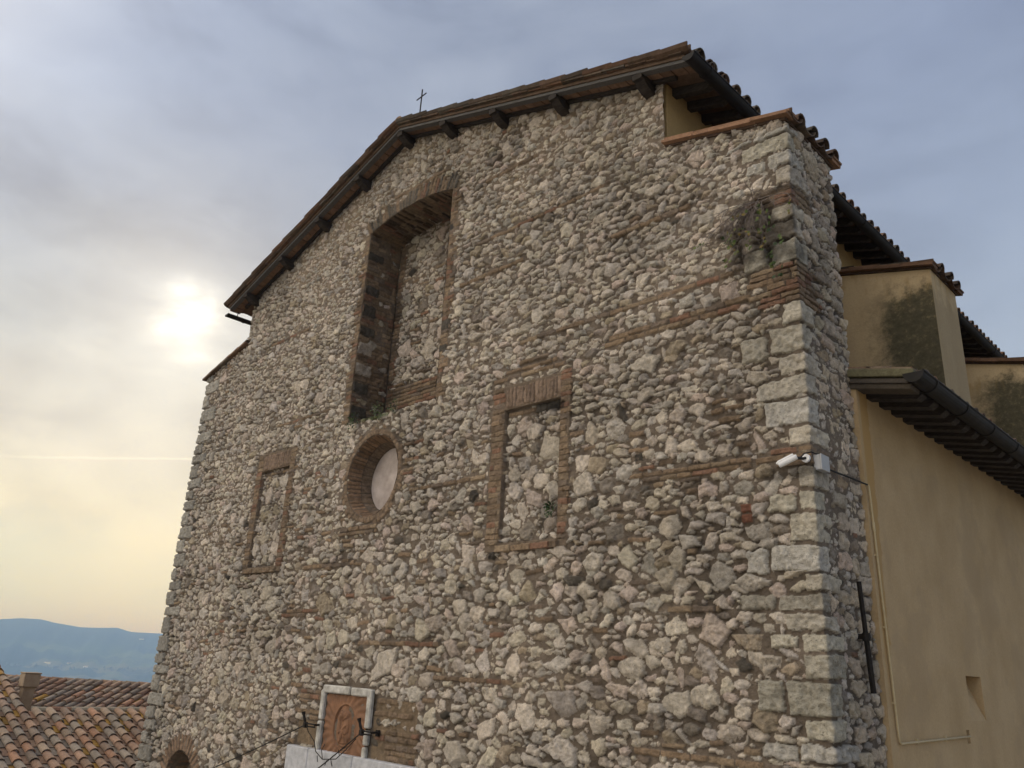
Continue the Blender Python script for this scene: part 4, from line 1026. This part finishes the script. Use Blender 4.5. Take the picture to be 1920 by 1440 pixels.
# ------------------------------------------------------------------ houses to the left
h1 = empty('tiled_house', (-16.5, -1, 0), 'nearer house with orange lichened tile roof stepping down beside the church', 'house')
sl = math.tan(R(16.5)); cs_, sn_ = math.cos(R(16.5)), math.sin(R(16.5))
def zr(x): return 4.05 + (-16.66 - x) * sl
rm = MB(); XE = -13.2
tile_roof(rm, (-16.60, -.52, zr(-16.60) + .03), (0, 1, 0), (cs_, 0, -sn_), 21, 10, .272, 3.55 / 10, 1.22, .16, 'flat', 7, r=.085, jit=.012)
tile_roof(rm, (-20.6, -.52 - .272 * 20, zr(-20.6) + .03), (0, 1, 0), (cs_, 0, -sn_), 20, 21, .272, 7.73 / 21, 1.22, .16, 'flat', 7, r=.085, jit=.012)
for (xa, xb, ya, yb) in ((-16.66, XE, -.63, 5.1), (-20.66, XE, -6.1, -.64)):
    rm.add([(xa, ya, zr(xa)), (xb, ya, zr(xb)), (xb, yb, zr(xb)), (xa, yb, zr(xa)), (xa, ya, zr(xa) - .08), (xb, ya, zr(xb) - .08), (xb, yb, zr(xb) - .08), (xa, yb, zr(xa) - .08)], [(0, 1, 2, 3), (4, 5, 6, 7), (0, 1, 5, 4), (1, 2, 6, 5), (2, 3, 7, 6), (3, 0, 4, 7)], (.15, .10, .07))
# mortared ridge roll along the top of the lower slope, verge tiles beside the upper one
yy = -.42
while yy < 5.0:
    l = .42; rm.tube([(-16.66, yy, zr(-16.66) + .035), (-16.66, yy + l, zr(-16.66) + .03 + random.uniform(-.006, .006))], [.080, .070], 10, ((.36, .31, .23) if random.random() < .8 else (.30, .17, .11))); yy += .37
q = 0.0
while q < 4.2:
    xm = -20.6 + q * cs_; rm.tube([(xm, -.62, zr(xm) + .03), (xm + .45 * cs_, -.615, zr(xm) + .05 - .45 * sn_)], [.065, .080], 8, tcol(1.2, .1)); q += .37
roof1 = rm.build('roof', M_TILE, h1)
rm = MB(); rm.box(-16.95, 2.3, 2.0, .5, 5.4, 3.9); rm.prism([(-20.5, 0), (XE - .3, 0), (XE - .3, zr(XE - .3) - .09), (-16.72, zr(-16.72) - .09), (-20.5, zr(-20.5) - .09)], 1, -5.8, -.68); rm.prism([(-16.6, 0), (XE - .3, 0), (XE - .3, zr(XE - .3) - .09), (-16.6, zr(-16.6) - .09)], 1, -.675, 4.95)
rm.build('wall', M_HOUSEWALL, h1)
ch = MB(); ch.box(-17.85, -.25, 3.6, .24, .24, 2.0, None, (1, 1, 1), .01); ch.box(-17.85, -.25, 4.62, .34, .32, .27, None, (1, 1, 1), .012); ch.box(-17.85, -.25, 4.77, .36, .34, .025, None, (1, 1, 1), .008)
ch.build('chimney', M_CHIM, h1)

h2 = empty('tiled_house', (-23, 3.5, 0), 'farther house with a low grey brown tile roof and long straight ridge behind the chimney', 'house')
az_ = R(130); u_ = Vector((math.cos(az_), math.sin(az_), 0)); e_ = Vector((math.sin(az_), -math.cos(az_), 0)); th = R(18)
RP = Vector((-23.60, 2.2, 4.385))            # a point on the ridge
ed = Vector((-.12, .99, 0)).normalized()
ed = Vector((math.cos(R(40)), math.sin(R(40)), 0)); dn = (-u_ * math.cos(th) - Vector((0, 0, math.sin(th))))
rm = MB(); O = RP - ed * 3.2
tile_roof(rm, O + Vector((0, 0, .03)), ed, dn, 34, 8, .272, .40, 1.25, .05, 'flat', 6, r=.085, jit=.012)
q = 0.0
while q < 9.2:
    p = O + ed * q; rm.tube([p + Vector((0, 0, .04)), p + ed * .42 + Vector((0, 0, .035))], [.095, .08], 8, tcol(1.1)); q += .37
back = u_ * math.cos(th) - Vector((0, 0, math.sin(th)))
c4 = [O, O + ed * 9.3, O + ed * 9.3 + dn * 3.25, O + dn * 3.25]; rm.add(c4 + [p - Vector((0, 0, .08)) for p in c4], [(0, 1, 2, 3), (4, 5, 6, 7), (2, 3, 7, 6), (0, 3, 7, 4), (1, 2, 6, 5)], (.15, .10, .07))
c5 = [O, O + ed * 9.3, O + ed * 9.3 + back * 3.2, O + back * 3.2]; rm.add(c5 + [p - Vector((0, 0, .08)) for p in c5], [(0, 1, 2, 3), (4, 5, 6, 7), (2, 3, 7, 6)], (.19, .125, .085))
rm.build('roof', M_TILE, h2)
rm = MB(); ww = []
for s_, t_ in ((.2, 2.9), (9.1, 2.9), (9.1, -2.9), (.2, -2.9)):
    p = O + ed * s_ - u_ * t_; ww.append((p.x, p.y))
zt2 = RP.z - 2.9 * math.tan(th) - .1
rm.prism(ww, 2, -.5, zt2)
for s_ in (.2, 9.1):
    a, b, c = O + ed * s_ - u_ * 2.9, O + ed * s_ + u_ * 2.9, O + ed * s_; rm.face([(a.x, a.y, zt2), (b.x, b.y, zt2), (c.x, c.y, RP.z - .1)])
rm.build('wall', M_HOUSEWALL, h2)

# ------------------------------------------------------------------ ground, valley, hills
CAMP = Vector(cam.location)
AZS = [100, 110, 120, 130, 140, 150, 155, 157.4, 158.95, 159.75, 160.9, 161.8, 163.3, 163.9, 165, 166, 168, 172, 178, 185, 195, 205, 220, 240]
ELS = [.9, 1.2, .8, 1.0, 1.2, .9, 1.0, 1.03, 1.02, 1.22, 1.14, 1.12, 1.30, 1.43, 1.42, 1.29, 1.1, 1.3, 1.0, 1.2, .9, 1.1, .8, .9]
def hill_h(az, r):
    """ground height by azimuth (degrees) and distance"""
    a = az % 360
    el = np.interp(a, AZS, ELS, left=.8, right=.8)
    n = 6 * math.sin(r * .004 + a * .7) + 5 * math.sin(a * 2.3 + r * .0021)
    if r < 70: return 0
    if r < 1500: t = (r - 70) / 1430; t = t * t * (3 - 2 * t); return -255 * min(1, t * 1.6 if t < .5 else .8 + (t - .5) * .4)
    crest = 5.36 + 9000 * math.tan(R(el))
    crest2 = 5.36 + 11500 * math.tan(R(.5 + .7 * math.exp(-((a - 165.3) / 1.3) ** 2)))
    if r < 5200: return -255 + n * .5
    if r < 9000:
        t = (r - 5200) / 3800; t2 = t * t * (3 - 2 * t)
        return -255 + (crest + 255) * (t2 * .55 + t * .45) + 14 * math.sin(a * 3.1 + r * .0017) * math.sin(math.pi * t) + 10 * math.sin(a * 7 + r * .004) * math.sin(math.pi * t)
    if r < 9900: t = (r - 9000) / 900; return crest - t * (crest + 20)
    if r < 11500: t = (r - 9900) / 1600; return -20 + (crest2 + 20) * t * t * (3 - 2 * t)
    t = min(1, (r - 11500) / 2500); return crest2 * (1 - t) - 250 * t
radii = [0, 20, 45, 70, 110, 170, 260, 400, 600, 900, 1250, 1600, 2200, 3000, 4000, 5200] + list(np.linspace(5400, 9000, 30)) + [9200, 9500, 9900, 10300, 10700, 11100, 11500, 12000, 12800, 14000, 17000]
angs = sorted(set([float(a) for a in np.arange(0, 360, 3)] + [float(a) for a in np.arange(140, 186, .25)]))
V = []; Fc = []
for r in radii:
    for a in angs: V.append((r * math.cos(R(a)) + (CAMP.x if r > 100 else 0), r * math.sin(R(a)) + (CAMP.y if r > 100 else 0), hill_h(a, r) - .02))
na = len(angs)
for i in range(len(radii) - 1):
    for k in range(na): Fc.append((i * na + k, i * na + (k + 1) % na, (i + 1) * na + (k + 1) % na, (i + 1) * na + k))
m, t, b = mat_new('valley_land'); P = coords(t)
mpn = t.add('ShaderNodeMapping'); t.link(P, mpn.inputs[0]); mpn.inputs['Scale'].default_value = (.0035, .0020, .004)
vo = t.add('ShaderNodeTexVoronoi'); t.link(mpn.outputs[0], vo.inputs['Vector']); vo.inputs['Scale'].default_value = 1.0
fc = t.ramp(t.dot(vo.outputs['Color'], (.4, .35, .25)), [(.2, (.030, .052, .022)), (.42, (.05, .085, .032)), (.55, (.09, .125, .05)), (.72, (.12, .13, .065)), (.85, (.05, .075, .03))], 'CONSTANT')
wood = t.smooth(t.noise(P, .0011, 7, .62), .47, .55)
zsep = t.add('ShaderNodeSeparateXYZ'); t.link(P, zsep.inputs[0])
wood = t.math('MAXIMUM', wood, t.smooth(zsep.outputs[2], -40, 90))
near = t.smooth(t.add('ShaderNodeVectorMath', operation='LENGTH').outputs['Value'], 0, 1)
ln = t.add('ShaderNodeVectorMath', operation='LENGTH'); t.link(P, ln.inputs[0])
lc_ = t.mix(wood, fc, (.022, .036, .017, 1))
lc_ = t.mix(t.smooth(ln.outputs['Value'], 60, 140), (.30, .27, .22, 1), lc_)
t.link(lc_, b.inputs['Base Color']); b.inputs['Roughness'].default_value = 1.0; b.inputs['Specular IOR Level'].default_value = 0
me = bpy.data.meshes.new('terrain'); me.from_pydata(V, [], Fc); me.polygons.foreach_set('use_smooth', [True] * len(me.polygons)); me.update()
props(link_mesh('terrain', me, m), kind='structure')
pm = MB(); pm.add([(-30, -40, .0), (30, -40, .0), (30, -.1, .0), (-30, -.1, .0)], [(0, 1, 2, 3)])
props(pm.build('paving', mat_flat('pale_stone_paving', rgb(.30, .27, .22), rgb(.42, .38, .31), 3, .9, .4, .01, 20), None), kind='structure')

# small white farm buildings and a line of trees out in the valley
def far_pt(az, el):
    best = None
    for r in np.arange(2500, 9000, 20):
        z = CAMP.z + r * math.tan(R(el)); g = hill_h(az, r)
        if g >= z: return Vector((CAMP.x + r * math.cos(R(az)), CAMP.y + r * math.sin(R(az)), g)), r
    return None, None
for az, el, wd, lab in ((158.26, .58, 34, 'white farmhouse alone high on the hillside close to the church wall'), (163.11, -1.05, 40, 'long white farm shed at the left on the valley slope'), (161.04, -1.17, 26, 'small white farmhouse right of the long shed on the valley slope'),
                        (161.95, -1.03, 30, 'low white barn between the long shed and the small farmhouse'), (159.5, -1.95, 55, 'pale warehouse on the plain just over the far tiled roof')):
    p, r = far_pt(az, el)
    if p is None: continue
    hr = empty('farm_building', p, lab, 'farmhouse', 'farm buildings in the valley')
    rot = Matrix.Rotation(R(az + 90 + random.uniform(-25, 25)), 4, 'Z')
    bm_ = MB(); bm_.box(p.x, p.y, p.z + 4, wd, 12, 10, rot); bm_.build('wall', M_FARM, hr)
    rfm = MB(); V_ = [Vector(v) for v in ((-wd / 2 - 1, -7, 9.02), (wd / 2 + 1, -7, 9.02), (wd / 2 + 1, 7, 9.02), (-wd / 2 - 1, 7, 9.02), (-wd / 2 - 1, 0, 12), (wd / 2 + 1, 0, 12))]
    V_ = [rot @ v + p for v in V_]; rfm.add(V_, [(0, 1, 5, 4), (2, 3, 4, 5), (0, 4, 3), (1, 2, 5), (0, 1, 2, 3)]); rfm.build('roof', M_FARMROOF if wd < 40 else M_FARM, hr)
tr = MB(); rr_ = random.Random(5)
for q in range(420):
    az = rr_.uniform(150, 171); el = rr_.choice([-2.0, -1.9, -1.28, -1.2, -2.1]) + rr_.gauss(0, .03)
    p, r = far_pt(az, el)
    if p is None: continue
    s = rr_.uniform(5, 11)
    ph = rr_.uniform(0, 6)
    base = [p + Vector((s * rr_.uniform(.7, 1.1) * math.cos(ph + k * 1.047), s * rr_.uniform(.7, 1.1) * math.sin(ph + k * 1.047), s * .3)) for k in range(6)]
    top = [p + Vector((s * .6 * math.cos(ph + k * 1.047), s * .6 * math.sin(ph + k * 1.047), s * rr_.uniform(.9, 1.4))) for k in range(6)]
    tr.add(base + top + [p + Vector((0, 0, s * 1.7)), p - Vector((0, 0, 1))], [(k, (k + 1) % 6, 6 + (k + 1) % 6, 6 + k) for k in range(6)] + [(6 + k, 6 + (k + 1) % 6, 12) for k in range(6)] + [(k, (k + 1) % 6, 13) for k in range(6)], (.03, .045, .02))
props(tr.build('valley_trees', M_LEAF, None, fix=False), 'dark lines of trees along the fields of the valley', 'trees', kind='stuff')

# ------------------------------------------------------------------ haze
HAZE = True
if HAZE:
    m = bpy.data.materials.new('haze_air'); m.use_nodes = True; m.node_tree.nodes.clear(); t = NT(m.node_tree)
    pv = t.add('ShaderNodeVolumePrincipled'); pv.inputs['Color'].default_value = (.26, .45, 1.0, 1); pv.inputs['Absorption Color'].default_value = (1, 1, 1, 1); pv.inputs['Density'].default_value = 2.4e-4; pv.inputs['Anisotropy'].default_value = .15
    o = t.add('ShaderNodeOutputMaterial'); t.link(pv.outputs[0], o.inputs['Volume'])
    hz = MB(); hz.box(0, 0, (360 - 275) / 2, 36000, 36000, 635); props(hz.build('haze', m, None), kind='stuff')
